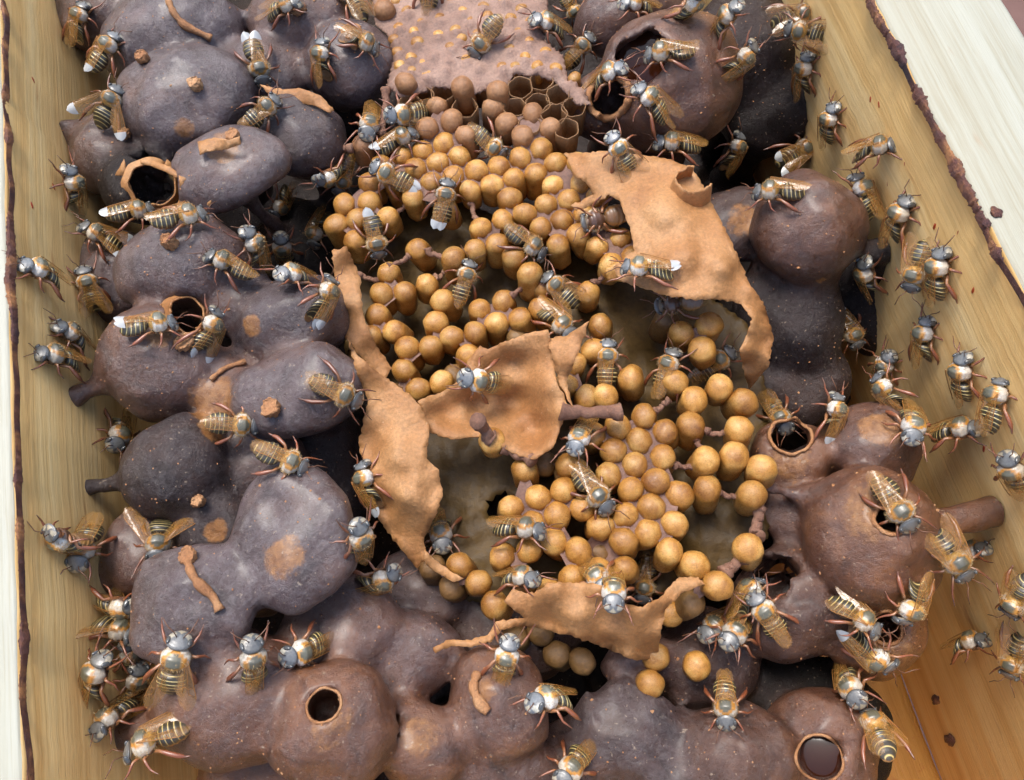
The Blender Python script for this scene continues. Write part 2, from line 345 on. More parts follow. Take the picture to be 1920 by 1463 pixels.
def capsule(a, b_, ra, rb, idx, k):
    a = Vector(a); b_ = Vector(b_); c = (a + b_) / 2; L = (b_ - a).length; m_ = L / 2 + max(ra, rb) + k + 0.003
    s, X, Y, Z = region(c, (m_,) * 3)
    if X.size == 0: return
    d = (b_ - a); t_ = np.clip(((X - a.x) * d.x + (Y - a.y) * d.y + (Z - a.z) * d.z) / d.length_squared, 0, 1)
    q = np.sqrt((X - a.x - t_ * d.x) ** 2 + (Y - a.y - t_ * d.y) ** 2 + (Z - a.z - t_ * d.z) ** 2)
    add_field(q - (ra + (rb - ra) * t_ - 0.0008 * np.sin(math.pi * t_)), s, idx, k)
# px, py, z of centre, half width px, half height px, thickness factor in z, warm, black, tilt, label
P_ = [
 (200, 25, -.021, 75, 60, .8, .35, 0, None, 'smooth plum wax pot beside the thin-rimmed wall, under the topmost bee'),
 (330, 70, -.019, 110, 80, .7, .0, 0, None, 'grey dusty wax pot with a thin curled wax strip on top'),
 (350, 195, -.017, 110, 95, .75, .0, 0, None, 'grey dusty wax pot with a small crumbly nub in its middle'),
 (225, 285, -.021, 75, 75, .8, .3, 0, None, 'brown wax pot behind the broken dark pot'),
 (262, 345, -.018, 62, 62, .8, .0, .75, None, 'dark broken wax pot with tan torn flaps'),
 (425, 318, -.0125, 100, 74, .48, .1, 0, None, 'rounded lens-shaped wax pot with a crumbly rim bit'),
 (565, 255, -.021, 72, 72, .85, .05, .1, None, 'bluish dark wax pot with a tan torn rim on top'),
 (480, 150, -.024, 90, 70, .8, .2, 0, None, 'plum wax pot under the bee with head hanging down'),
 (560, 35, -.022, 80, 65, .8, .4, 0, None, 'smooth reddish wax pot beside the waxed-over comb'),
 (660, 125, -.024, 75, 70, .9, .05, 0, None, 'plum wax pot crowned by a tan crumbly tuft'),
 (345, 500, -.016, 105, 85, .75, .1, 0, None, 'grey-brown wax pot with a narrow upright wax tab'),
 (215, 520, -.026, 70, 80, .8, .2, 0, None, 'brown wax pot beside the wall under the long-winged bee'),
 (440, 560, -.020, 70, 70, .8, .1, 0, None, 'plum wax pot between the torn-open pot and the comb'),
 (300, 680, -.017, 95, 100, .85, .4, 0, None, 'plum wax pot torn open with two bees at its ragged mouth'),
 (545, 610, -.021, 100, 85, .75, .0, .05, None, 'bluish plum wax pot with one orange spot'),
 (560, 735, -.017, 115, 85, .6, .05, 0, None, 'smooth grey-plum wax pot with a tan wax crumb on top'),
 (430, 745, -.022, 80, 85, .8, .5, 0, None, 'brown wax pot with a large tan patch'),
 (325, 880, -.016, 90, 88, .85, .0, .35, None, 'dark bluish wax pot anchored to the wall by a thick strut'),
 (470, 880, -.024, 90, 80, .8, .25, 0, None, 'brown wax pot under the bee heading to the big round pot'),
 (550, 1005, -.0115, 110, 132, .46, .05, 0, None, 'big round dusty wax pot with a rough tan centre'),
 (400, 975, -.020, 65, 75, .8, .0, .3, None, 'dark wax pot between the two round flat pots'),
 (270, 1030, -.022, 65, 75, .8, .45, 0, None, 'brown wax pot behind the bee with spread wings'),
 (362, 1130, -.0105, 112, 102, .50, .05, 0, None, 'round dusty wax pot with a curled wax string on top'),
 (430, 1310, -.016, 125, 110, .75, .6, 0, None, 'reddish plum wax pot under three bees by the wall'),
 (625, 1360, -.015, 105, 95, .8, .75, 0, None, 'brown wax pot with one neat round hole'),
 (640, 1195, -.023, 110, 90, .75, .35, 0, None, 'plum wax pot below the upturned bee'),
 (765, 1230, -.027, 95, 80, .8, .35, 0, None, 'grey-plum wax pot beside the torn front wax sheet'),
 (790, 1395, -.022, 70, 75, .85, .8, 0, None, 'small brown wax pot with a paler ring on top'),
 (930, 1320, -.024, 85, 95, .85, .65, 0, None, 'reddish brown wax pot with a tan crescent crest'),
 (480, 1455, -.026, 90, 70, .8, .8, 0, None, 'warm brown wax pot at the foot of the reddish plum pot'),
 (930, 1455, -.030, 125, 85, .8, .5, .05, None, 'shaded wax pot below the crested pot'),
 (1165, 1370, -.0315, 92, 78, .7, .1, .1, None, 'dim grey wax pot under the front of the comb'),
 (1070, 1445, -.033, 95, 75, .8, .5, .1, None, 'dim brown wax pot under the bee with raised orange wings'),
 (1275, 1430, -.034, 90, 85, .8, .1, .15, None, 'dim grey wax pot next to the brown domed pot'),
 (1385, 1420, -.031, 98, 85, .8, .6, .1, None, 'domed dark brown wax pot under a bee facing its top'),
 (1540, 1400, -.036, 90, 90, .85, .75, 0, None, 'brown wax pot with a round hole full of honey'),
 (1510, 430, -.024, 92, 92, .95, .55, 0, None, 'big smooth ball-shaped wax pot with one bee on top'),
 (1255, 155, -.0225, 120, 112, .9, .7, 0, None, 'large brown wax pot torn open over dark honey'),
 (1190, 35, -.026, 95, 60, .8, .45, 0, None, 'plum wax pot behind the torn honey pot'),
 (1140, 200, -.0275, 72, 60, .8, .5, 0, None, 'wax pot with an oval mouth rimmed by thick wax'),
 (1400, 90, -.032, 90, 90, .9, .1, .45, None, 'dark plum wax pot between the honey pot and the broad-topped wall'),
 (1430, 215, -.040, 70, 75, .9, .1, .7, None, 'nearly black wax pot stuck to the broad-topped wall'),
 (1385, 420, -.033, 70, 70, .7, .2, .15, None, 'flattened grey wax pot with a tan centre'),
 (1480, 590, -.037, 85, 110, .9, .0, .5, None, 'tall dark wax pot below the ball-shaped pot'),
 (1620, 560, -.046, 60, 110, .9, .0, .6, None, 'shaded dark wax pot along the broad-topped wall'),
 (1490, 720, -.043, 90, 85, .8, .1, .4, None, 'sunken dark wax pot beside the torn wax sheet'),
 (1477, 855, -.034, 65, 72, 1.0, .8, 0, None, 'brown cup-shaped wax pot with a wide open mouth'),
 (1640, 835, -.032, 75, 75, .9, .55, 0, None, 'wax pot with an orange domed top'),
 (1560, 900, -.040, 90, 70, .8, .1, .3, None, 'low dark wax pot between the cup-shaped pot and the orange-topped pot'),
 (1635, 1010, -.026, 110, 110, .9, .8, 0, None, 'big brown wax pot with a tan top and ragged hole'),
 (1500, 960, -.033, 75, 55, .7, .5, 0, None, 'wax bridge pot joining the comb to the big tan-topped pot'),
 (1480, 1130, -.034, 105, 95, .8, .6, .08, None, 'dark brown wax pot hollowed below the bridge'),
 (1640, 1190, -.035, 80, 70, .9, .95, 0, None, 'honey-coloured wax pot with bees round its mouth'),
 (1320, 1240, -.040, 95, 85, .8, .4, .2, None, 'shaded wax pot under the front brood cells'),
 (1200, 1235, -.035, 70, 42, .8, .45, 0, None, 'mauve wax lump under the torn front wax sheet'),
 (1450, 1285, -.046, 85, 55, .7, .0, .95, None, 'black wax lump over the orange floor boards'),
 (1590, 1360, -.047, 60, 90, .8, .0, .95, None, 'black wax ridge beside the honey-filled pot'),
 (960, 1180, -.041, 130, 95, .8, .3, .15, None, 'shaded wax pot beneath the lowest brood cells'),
 (600, 880, -.040, 90, 130, .9, .1, .5, None, 'sunken wax pot between the pots and the comb, gap shade in its colour'),
 (560, 470, -.046, 80, 90, .8, .0, .8, None, 'sunken wax pot coloured with the shade of the gap beside the comb'),
 (680, 220, -.050, 80, 80, .8, .0, .7, None, 'sunken wax pot behind the thin wax pillar, gap shade in its colour'),
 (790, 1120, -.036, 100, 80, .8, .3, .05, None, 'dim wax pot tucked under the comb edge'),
]
base_idx = len(P_)
s, X, Y, Z = region((0, 0.07, -0.07), (0.3, 0.3, 0.02))
xr_lim = 0.012
dslab = (Z + 0.0655 + 0.004 * vnoise(X, Y, Z, 0.012, 5)).astype(np.float32)
dslab = np.maximum(dslab, np.maximum(-(Y + 0.045), X - (0.052 + np.clip((Y - 0.02) * 0.9, -0.03, 0.03))))
add_field(dslab, s, base_idx, 0.004)
pot_geo = []
for i, (px, py, z, rw, rh, tz, warm, black, tilt, lab) in enumerate(P_):
    c = at_z(px, py, z); d = (c - CAM).length; sc = d / FPX * 1.05
    r = (rw * sc, rh * sc, (rw + rh) / 2 * sc * tz)
    pot_geo.append((c, r)); ellipsoid(c, r, i, 0.0014 if black < .5 else 0.003)
    # a neck that carries the pot from the mass below
    capsule(c - Vector((0, 0, r[2] * 0.5)), (c.x * 0.98, c.y + 0.002, max(-0.066, z - 0.030)), min(r) * 0.72, min(r) * 0.5, i, 0.0025)
def strut(i, p0, p1, r0, r1, k=0.0035): capsule(p0, p1, r0, r1, i, k)
strut(13, at_x(140, 742, XL), pot_geo[13][0], 0.0017, 0.0030)
strut(17, at_x(168, 915, XL), pot_geo[17][0], 0.0017, 0.0034)
strut(3, at_x(122, 242, XL), pot_geo[3][0], 0.0021, 0.0030)
strut(21, at_x(205, 1085, XL), pot_geo[21][0], 0.0020, 0.0030)
strut(49, at_x(1868, 958, XR), pot_geo[49][0], 0.0026, 0.0022)
strut(49, at_z(1735, 990, -.03), pot_geo[49][0], 0.0018, 0.0028)
strut(50, at_z(1440, 915, -.026), at_z(1560, 955, -.028), 0.0014, 0.0028)
strut(23, at_x(232, 1385, XL), pot_geo[23][0], 0.0022, 0.004)
strut(41, at_x(1490, 200, XR), pot_geo[41][0], 0.006, 0.005)
strut(44, at_x(1660, 470, XR), pot_geo[44][0], 0.003, 0.004)
# broad unevenness
Xg, Yg, Zg = np.meshgrid(ax_x, ax_y, ax_z, indexing='ij')
near = np.abs(field) < 0.006
field[near] += (0.0010 * vnoise(Xg[near], Yg[near], Zg[near], 0.007, 11) + 0.00030 * vnoise(Xg[near], Yg[near], Zg[near], 0.0045, 14) + 0.00050 * vnoise(Xg[near], Yg[near], Zg[near], 0.0028, 12)).astype(np.float32)
# mouths: a bore along the mouth's axis into a hollow inside the pot
HOLES = []
def mouth(i, px, py, rpx, depth=0.007, hollow=0.85, squash=1.0, axis=None, rag=0.15):
    c, r = pot_geo[i]; rd = ray(px, py)
    lo, hi = 0.0, None
    t_ = 0.08
    while t_ < 0.25:                                  # first surface met along the sight line
        p = CAM + rd * t_; q = [int((p[k] - g) / STEP) for k, g in zip(range(3), (gx0, gy0, gz0))]
        if all(0 <= a < N for a, N in zip(q, (NX, NY, NZ))) and field[tuple(q)] < 0: hi = t_; break
        t_ += 0.0003
    p = CAM + rd * (hi or (c - CAM).length)
    ax = axis if axis is not None else ((p - c).normalized() * 0.5 - rd).normalized()
    rad = rpx * (p - CAM).length / FPX
    HOLES.append((i, p, ax, rad))
    a = p + ax * 0.005; b_ = p - ax * depth
    m_ = depth + rad + 0.01
    s, X, Y, Z = region(p, (m_,) * 3); dd = b_ - a
    tt = np.clip(((X - a.x) * dd.x + (Y - a.y) * dd.y + (Z - a.z) * dd.z) / dd.length_squared, 0, 1)
    q = np.sqrt((X - a.x - tt * dd.x) ** 2 + (Y - a.y - tt * dd.y) ** 2 + (Z - a.z - tt * dd.z) ** 2)
    q = q - rad * (1 + rag * vnoise(X, Y, Z, 0.0016, 21 + i)) * (1 + 0.25 * np.clip(tt - 0.45, 0, 1))
    field[s] = np.maximum(field[s], -q)
mouth(24, 606, 1320, 28, 0.009, rag=0.16)
mouth(35, 1537, 1423, 33, 0.006, rag=0.15)
mouth(13, 350, 592, 34, 0.009, rag=0.35)
mouth(37, 1204, 104, 46, 0.011, rag=0.3)
mouth(39, 1140, 182, 34, 0.009)
mouth(46, 1482, 815, 34, 0.011, rag=0.25)
mouth(49, 1672, 972, 24, 0.009, rag=0.4)
mouth(51, 1450, 1075, 38, 0.011, rag=0.4)
mouth(52, 1662, 1178, 24, 0.009)
mouth(4, 285, 345, 40, 0.007, rag=0.4)
for pxy in ((1450, 300), (950, 950)):
    pass
# keep the wax inside the box, clear of the walls except where struts touch
# surface nets
sgn = field < 0
def crossings():
    nx, ny, nz_ = NX - 1, NY - 1, NZ - 1
    acc = np.zeros((nx, ny, nz_, 3), np.float32); cnt = np.zeros((nx, ny, nz_), np.float32)
    cor = [(0, 0, 0), (1, 0, 0), (0, 1, 0), (1, 1, 0), (0, 0, 1), (1, 0, 1), (0, 1, 1), (1, 1, 1)]
    for a in range(8):
        for b2 in range(a + 1, 8):
            ca, cb = cor[a], cor[b2]
            if sum(abs(p - q) for p, q in zip(ca, cb)) != 1: continue
            fa = field[ca[0]:ca[0] + nx, ca[1]:ca[1] + ny, ca[2]:ca[2] + nz_]; fb = field[cb[0]:cb[0] + nx, cb[1]:cb[1] + ny, cb[2]:cb[2] + nz_]
            mk = (fa < 0) != (fb < 0); idx = np.nonzero(mk); t2 = fa[idx] / (fa[idx] - fb[idx])
            for q in range(3): acc[idx + (np.full(len(t2), q),)] += ca[q] + t2 * (cb[q] - ca[q])
            cnt[idx] += 1
    return acc, cnt
acc, cnt = crossings(); act = np.argwhere(cnt > 0); vid = np.full(cnt.shape, -1, np.int64); vid[tuple(act.T)] = np.arange(len(act))
verts = (act + acc[tuple(act.T)] / cnt[tuple(act.T)][:, None]) * STEP + np.array([gx0, gy0, gz0])
faces = []
for axn in range(3):
    sl0 = [slice(1, -1)] * 3; sl0[axn] = slice(0, -1); sl1 = [slice(1, -1)] * 3; sl1[axn] = slice(1, None)
    s0 = sgn[tuple(sl0)]; s1 = sgn[tuple(sl1)]; e = np.argwhere(s0 != s1); flip = s0[tuple(e.T)]
    off = np.ones(3, int); off[axn] = 0; g_ = e + off; u, v_ = [(1, 2), (2, 0), (0, 1)][axn]
    def cell(du, dv):
        q = g_.copy(); q[:, u] -= du; q[:, v_] -= dv
        for kk, N in enumerate(cnt.shape): q[:, kk] = np.clip(q[:, kk], 0, N - 1)
        return vid[tuple(q.T)]
    Q = np.stack([cell(1, 1), cell(0, 1), cell(0, 0), cell(1, 0)], 1); Q[~flip] = Q[~flip][:, ::-1]
    faces.append(Q[(Q >= 0).all(1)])
faces = np.concatenate(faces)
for it in range(2):                                   # relax the net
    s_ = np.zeros_like(verts); c_ = np.zeros(len(verts))
    for a in range(4):
        np.add.at(s_, faces[:, a], verts[faces[:, (a + 1) % 4]]); np.add.at(c_, faces[:, a], 1)
        np.add.at(s_, faces[:, a], verts[faces[:, (a + 3) % 4]]); np.add.at(c_, faces[:, a], 1)
    verts = verts * 0.45 + 0.55 * s_ / np.maximum(c_, 1)[:, None]
fn = np.cross(verts[faces[:, 2]] - verts[faces[:, 0]], verts[faces[:, 3]] - verts[faces[:, 1]])
vn = np.zeros_like(verts)
for a in range(4): np.add.at(vn, faces[:, a], fn)
vn /= np.linalg.norm(vn, axis=1)[:, None] + 1e-12
ci = np.clip(((verts - np.array([gx0, gy0, gz0])) / STEP + 0.5).astype(int), 0, np.array([NX, NY, NZ]) - 1)
vown = owner[tuple(ci.T)]; vown[vown < 0] = base_idx
# colours: r = tan patch, g = warmth, b = blackness of dark wax and painted gap shade; blended over neighbours
pc = np.zeros((len(verts), 3)); wsum = np.zeros(len(verts)); best = np.zeros(len(verts))
warm_a = np.array([p[6] for p in P_] + [0.2]); black_a = np.array([p[7] for p in P_] + [0.7])  # base wax is darkened so its colour carries the shade of the gaps
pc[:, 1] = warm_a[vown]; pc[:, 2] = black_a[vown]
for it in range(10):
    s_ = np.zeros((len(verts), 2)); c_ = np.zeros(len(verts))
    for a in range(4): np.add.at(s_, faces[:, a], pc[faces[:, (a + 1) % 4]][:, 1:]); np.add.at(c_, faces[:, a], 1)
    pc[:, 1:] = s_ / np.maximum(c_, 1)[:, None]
tan_spots = [(465, 615, 22, .75), (540, 1035, 45, .62), (415, 1000, 26, .62), (395, 745, 48, .78), (405, 800, 30, .72), (1642, 965, 62, .62), (1390, 412, 38, .6), (1648, 800, 38, .72), (790, 1370, 48, .5), (900, 1290, 26, .6),
             (345, 245, 20, .62), (420, 270, 34, .7), (1545, 535, 10, .8), (300, 625, 30, .6), (1400, 930, 30, .5), (1480, 860, 50, .55), (1660, 1215, 60, .5), (1250, 300, 60, .6), (680, 255, 30, .4), (615, 1350, 60, .45)]
pr = np.array(MROT.transposed()); cv = (verts - np.array(CAM)) @ pr.T; vpx = CX + FPX * cv[:, 0] / -cv[:, 2]; vpy = CY - FPX * cv[:, 1] / -cv[:, 2]; vd = -cv[:, 2]
def surf_point(px, py):
    q = np.nonzero((abs(vpx - px) < 9) & (abs(vpy - py) < 9))[0]
    if len(q) == 0: return None
    return verts[q[np.argmin(vd[q])]]
for px, py, rp, st in tan_spots:
    p = surf_point(px, py)
    if p is None: continue
    d = np.linalg.norm(verts - p, axis=1); rr = rp * np.linalg.norm(p - np.array(CAM)) / FPX
    pc[:, 0] = np.maximum(pc[:, 0], st * np.clip(1.6 - 1.25 * d / rr, 0, 1) ** 0.7)
def sub_mesh(name, sel_faces):
    u, inv = np.unique(sel_faces, return_inverse=True); F = inv.reshape(-1, 4)
    V = verts[u]; c = V.mean(0); c[2] = V[:, 2].min()
    me = bpy.data.meshes.new(name); me.from_pydata((V - c).tolist(), [], F.tolist()); me.update()
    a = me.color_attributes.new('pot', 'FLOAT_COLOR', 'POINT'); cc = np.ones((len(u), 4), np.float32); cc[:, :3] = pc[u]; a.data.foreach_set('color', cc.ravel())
    smooth(me); me.normals_split_custom_set_from_vertices(vn[u].tolist()); me.materials.append(M['pot'])
    return me, Vector(c)
fown = vown[faces[:, 0]]; POT = {}
for i in range(len(P_) + 1):
    sf = faces[fown == i]
    if len(sf) < 12: continue
    if i == base_idx:
        me, c = sub_mesh('wax_base', sf); o = link('wax_base', me, loc=c); tag(o, 'dark rough wax mass covering the box floor beneath the pots', 'wax mass', kind='stuff')
    else:
        me, c = sub_mesh('storage_pot', sf); o = link('storage_pot', me, loc=c); tag(o, P_[i][9], 'wax pot', 'wax storage pots around the brood comb'); POT[i] = o
del field, owner, omin, acc, cnt, Xg, Yg, Zg
def pchild(name, me, parent):
    o = link(name, me); o.parent = parent; o.matrix_parent_inverse = Matrix.Translation(-parent.location); return o
from mathutils.bvhtree import BVHTree
pot_bvh = BVHTree.FromPolygons(verts.tolist(), faces.tolist())
def ring_mesh(p, ax, rad, th, amp, mat, seed, a0=0, a1=2 * math.pi, h=0.0):
    u = ax.orthogonal().normalized(); w = ax.cross(u); V, F = [], []; N, K = 96, 6; full = a1 - a0 > 6.2
    n_ = N if full else N + 1
    CC = []
    for i in range(n_):
        a = a0 + (a1 - a0) * i / N; d_ = u * math.cos(a) + w * math.sin(a)
        k1 = mnoise.noise(Vector((math.cos(a) * 2.2, math.sin(a) * 2.2, seed))); k2 = 0.6 * mnoise.noise(Vector((math.cos(a) * 4.3, math.sin(a) * 4.3, seed))) + 0.15 * mnoise.noise(Vector((math.cos(a) * 11, math.sin(a) * 11, seed + 5)))
        c = p + d_ * rad * (1 + 0.5 * amp * k1)
        hit = pot_bvh.ray_cast(c + d_ * rad * .10 + ax * .006, -ax, .013)[0]
        if hit is not None: c = hit - d_ * rad * .06
        CC.append((c + ax * (h + rad * amp * .3 * (0.6 * k1 + 0.5 * k2)), d_, th * (1 + 0.5 * k2 + 0.3 * k1)))
    cs = [q[0] for q in CC]
    for it in range(6): cs = [(cs[i - 1] + cs[i] * 2 + cs[(i + 1) % n_]) / 4 for i in range(n_)]
    for c, (c0_, d_, t_) in zip(cs, CC):
        for k in range(K):
            b2 = 2 * math.pi * k / K; V.append(c + d_ * math.cos(b2) * t_ + ax * math.sin(b2) * t_ * (1.4 + h / th * 0.4))
    for i in range(N if full else N):
        for k in range(K):
            j = (i + 1) % n_ if full else i + 1
            F.append((i * K + k, j * K + k, j * K + (k + 1) % K, i * K + (k + 1) % K))
    return mesh('rim', V, F, mat)
rim_spec = {24: (.0002, .12, 0), 35: (.0002, .1, 0), 39: (.0007, .15, .0003), 46: (.0003, .3, .0003), 49: (.0003, .4, 0), 52: (.0003, .15, 0)}
for i, p, ax, rad in HOLES:
    if i in rim_spec and i in POT:
        th, amp, h = rim_spec[i]; pchild('rim', ring_mesh(p, ax, rad * 1.02, th, amp, M['rim'], i * 1.3, h=h), POT[i])
    if i in (35, 37) and i in POT:       # honey standing inside
        dep = 0.0060 if i == 37 else 0.0036; ho = blob_mesh('honey', rad * 1.25, M['honey'], 2.2, 0.12, 0.02, 3)
        o = pchild('honey', ho, POT[i]); o.location = p - ax * dep; o.rotation_mode = 'QUATERNION'
        o.rotation_quaternion = (ax * 0.8 + Vector((0, 0, 0.2))).to_track_quat('Z', 'Y'); o.matrix_parent_inverse = Matrix.Translation(-POT[i].location)

# ------------------------------------------------------------------ torn wax sheets
def sheet(name, poly, hp, label, cat='wax sheet', mat=None, th=0.00020, jag=3.2, step=10, group='torn wax sheets round the brood', parent=None, seed=1.0, rough=0.00055, hole=None):
    """poly in photo pixels; hp = (px, py, z) support points of the curved surface, spread by inverse distance"""
    mat = mat or M['sheet']; N = len(poly); edge = []
    for i in range(N):
        a = Vector(poly[i]); b_ = Vector(poly[(i + 1) % N]); k = max(1, int((b_ - a).length / 4.5)); nrm = Vector((-(b_ - a).y, (b_ - a).x)).normalized()
        for j in range(k):
            q = a.lerp(b_, j / k); w = jag * (mnoise.noise(Vector((q.x * .11, q.y * .11, seed))) + 0.8 * mnoise.noise(Vector((q.x * .35, q.y * .35, seed)))) if j else 0
            edge.append(q + nrm * w)
    xs = [p[0] for p in poly]; ys = [p[1] for p in poly]
    pts = [Vector((p.x, p.y)) for p in edge]; ne = len(pts)
    def inside(x, y):
        c = False
        for i in range(ne):
            a, b_ = pts[i], pts[i - 1]
            if (a.y > y) != (b_.y > y) and x < (b_.x - a.x) * (y - a.y) / (b_.y - a.y) + a.x: c = not c
        return c
    y = min(ys) + step / 2
    row = 0
    while y < max(ys):
        x = min(xs) + (step / 2 if row % 2 else 0)
        while x < max(xs):
            if inside(x, y) and min((Vector((x, y)) - e).length for e in pts[:ne]) > step * 0.5: pts.append(Vector((x + random.uniform(-2, 2), y + random.uniform(-2, 2))))
            x += step
        y += step * 0.87; row += 1
    res = delaunay_2d_cdt(pts, [(i, (i + 1) % ne) for i in range(ne)], [list(range(ne))], 1, 1e-4)
    V = []
    for p in res[0]:
        ws = zs = 0
        for hx, hy, hz in hp:
            d2 = (p.x - hx) ** 2 + (p.y - hy) ** 2 + 120; w = 1 / d2 ** 1.35; ws += w; zs += w * hz
        z = zs / ws + rough * (mnoise.noise(Vector((p.x * .03, p.y * .03, seed))) + 0.5 * mnoise.noise(Vector((p.x * .09, p.y * .09, seed))) + .25 * mnoise.noise(Vector((p.x * .2, p.y * .2, seed))))
        V.append(at_z(p.x, p.y, z))
    c = sum(V, Vector()) / len(V); c.z = min(v.z for v in V)
    FF = [tuple(f) for f in res[2]]
    if hole:
        cen = [sum((res[0][i] for i in f), Vector((0, 0))) / len(f) for f in FF]; FF = [f for f, q in zip(FF, cen) if ((q.x - hole[0]) / hole[2]) ** 2 + ((q.y - hole[1]) / hole[3]) ** 2 > 1]
    me = mesh(name, [v - c for v in V], FF, mat)
    bm = bmesh.new(); bm.from_mesh(me); bmesh.ops.recalc_face_normals(bm, faces=bm.faces); bmesh.ops.solidify(bm, geom=bm.faces[:], thickness=th); bm.to_mesh(me); bm.free(); smooth(me)
    if parent is not None:
        o = pchild(name, me, parent); o.location = c; o.matrix_parent_inverse = Matrix.Translation(-parent.location); return o
    o = link(name, me, loc=c); tag(o, label, cat, group); return o
S1 = sheet('wax_sheet', [(1057, 288), (1130, 283), (1200, 290), (1262, 300), (1300, 318), (1325, 360), (1350, 410), (1375, 460), (1400, 520), (1435, 575), (1450, 630), (1440, 690), (1405, 730), (1392, 690), (1388, 658), (1412, 600), (1390, 570), (1355, 562), (1300, 562), (1245, 553), (1205, 540), (1160, 525), (1150, 500), (1190, 470), (1182, 430), (1160, 375), (1140, 365), (1110, 385), (1080, 395), (1070, 385), (1115, 365), (1100, 345), (1075, 330), (1070, 310)],
  [(1057, 288, -.018), (1130, 300, -.0155), (1262, 300, -.016), (1325, 360, -.0165), (1250, 400, -.012), (1190, 420, -.0145), (1080, 392, -.0185), (1160, 520, -.0155), (1280, 480, -.0115), (1350, 500, -.0125), (1300, 560, -.0135), (1400, 520, -.0165), (1400, 600, -.016), (1448, 600, -.0205), (1450, 650, -.022), (1405, 730, -.031), (1395, 690, -.026), (1390, 655, -.018)],
  'largest tan wax sheet torn open over the comb, a bee walking on it')
def curl_flap(c, ax, r, h, a0, a1, seed):
    u = ax.orthogonal().normalized(); w = ax.cross(u); V, F = [], []; NA_, NH = 44, 9
    for i in range(NA_ + 1):
        a = a0 + (a1 - a0) * i / NA_; k = mnoise.noise(Vector((a * 1.5, seed, 0))); k2 = mnoise.noise(Vector((a * 7, seed, 4)))
        for j in range(NH + 1):
            t = j / NH; rr = r * (1 + .18 * k - .22 * t + .05 * i / NA_ * 3); V.append(c + (u * math.cos(a) + w * math.sin(a)) * rr + ax * (h * (t - .5) * (1 + .25 * k + .18 * k2)))
    for i in range(NA_):
        for j in range(NH): a = i * (NH + 1) + j; F.append((a, a + NH + 1, a + NH + 2, a + 1))
    me = mesh('curled_flap', V, F, M['sheet']); bm = bmesh.new(); bm.from_mesh(me); bmesh.ops.solidify(bm, geom=bm.faces[:], thickness=.0003); bm.to_mesh(me); bm.free(); return smooth(me)
for i_, p_, ax_, rad_ in HOLES:
    if i_ == 13:
        pchild('torn_lip', curl_flap(p_ + ax_ * .0006, (ax_ + ivec(350, 592, 0, 1) * .25).normalized(), rad_ * 1.12, .0034, 1.2, 4.4, 8.8), POT[13]); pchild('torn_lip', curl_flap(p_ + ax_ * .0002, ax_, rad_ * 1.05, .0012, 4.4, 7.5, 5.8), POT[13])
    if i_ == 4:
        pchild('torn_lip', curl_flap(p_, ax_, rad_ * 1.05, .0010, 0, 6.28, 2.8), POT[4])
curl_ax = (ray(1292, 350) * -0.75 + ivec(1292, 350, .25, -.9) * .7).normalized()
curl = pchild('curled_flap', curl_flap(at_z(1293, 352, -.0150), curl_ax, .0033, .0046, .3, 4.9, 3.3), S1)
S2 = sheet('wax_sheet', [(652, 635), (672, 668), (720, 708), (770, 740), (790, 765), (805, 800), (800, 860), (822, 880), (830, 930), (812, 975), (795, 1010), (800, 1045), (785, 1068), (768, 1050), (735, 1010), (705, 965), (688, 900), (672, 830), (690, 750), (665, 690)],
  [(652, 635, -.0105), (672, 668, -.0125), (770, 740, -.0165), (805, 800, -.017), (830, 930, -.019), (800, 1045, -.025), (785, 1068, -.027), (735, 1010, -.0245), (705, 965, -.0225), (680, 850, -.0195), (690, 750, -.0165), (750, 850, -.0155), (770, 920, -.0165)],
  'long upright tan wax sheet between the plum pots and the comb', seed=4.0)
S3 = sheet('wax_sheet', [(783, 752), (830, 735), (862, 712), (880, 672), (900, 648), (915, 655), (960, 635), (1000, 622), (1028, 618), (1034, 660), (1045, 720), (1068, 765), (1050, 800), (1038, 838), (1000, 862), (965, 850), (930, 835), (905, 818), (850, 824), (805, 810)],
  [(783, 752, -.0175), (862, 712, -.0175), (900, 648, -.0165), (960, 635, -.0155), (1028, 618, -.015), (1045, 720, -.0165), (1068, 765, -.017), (1040, 835, -.0185), (1000, 862, -.0195), (930, 835, -.0195), (850, 824, -.020), (805, 810, -.0195), (900, 765, -.0245), (960, 760, -.0255), (1000, 810, -.0245), (960, 690, -.021), (850, 775, -.0225)],
  'cup-like tan wax sheet in the middle of the comb, holding one bee', seed=7.0)
sheet('flap', [(1028, 636), (1060, 630), (1105, 602), (1085, 660), (1062, 715), (1074, 765), (1048, 718), (1036, 670)], [(1028, 636, -.016), (1105, 602, -.013), (1085, 660, -.0145), (1060, 720, -.018), (1074, 765, -.0165)], None, parent=S3, seed=9.0)
S4 = sheet('wax_sheet', [(812, 1215), (840, 1200), (880, 1200), (915, 1190), (930, 1165), (985, 1160), (945, 1128), (960, 1106), (1000, 1114), (1030, 1093), (1090, 1092), (1130, 1098), (1160, 1130), (1205, 1140), (1240, 1120), (1270, 1085), (1310, 1082), (1322, 1096), (1280, 1112), (1248, 1142), (1237, 1200), (1230, 1235), (1190, 1238), (1140, 1217), (1085, 1197), (1030, 1182), (985, 1174), (940, 1182), (918, 1205), (880, 1214), (845, 1211), (816, 1224)],
  [(812, 1218, -.020), (880, 1206, -.0185), (930, 1170, -.018), (955, 1115, -.0165), (1030, 1093, -.0145), (1130, 1098, -.0145), (1205, 1140, -.0155), (1310, 1088, -.0205), (1240, 1170, -.0205), (1230, 1235, -.029), (1140, 1217, -.0265), (1030, 1180, -.0225), (1080, 1145, -.0165), (1150, 1180, -.0195)],
  'tan wax sheet curling along the front edge of the comb', seed=12.0)
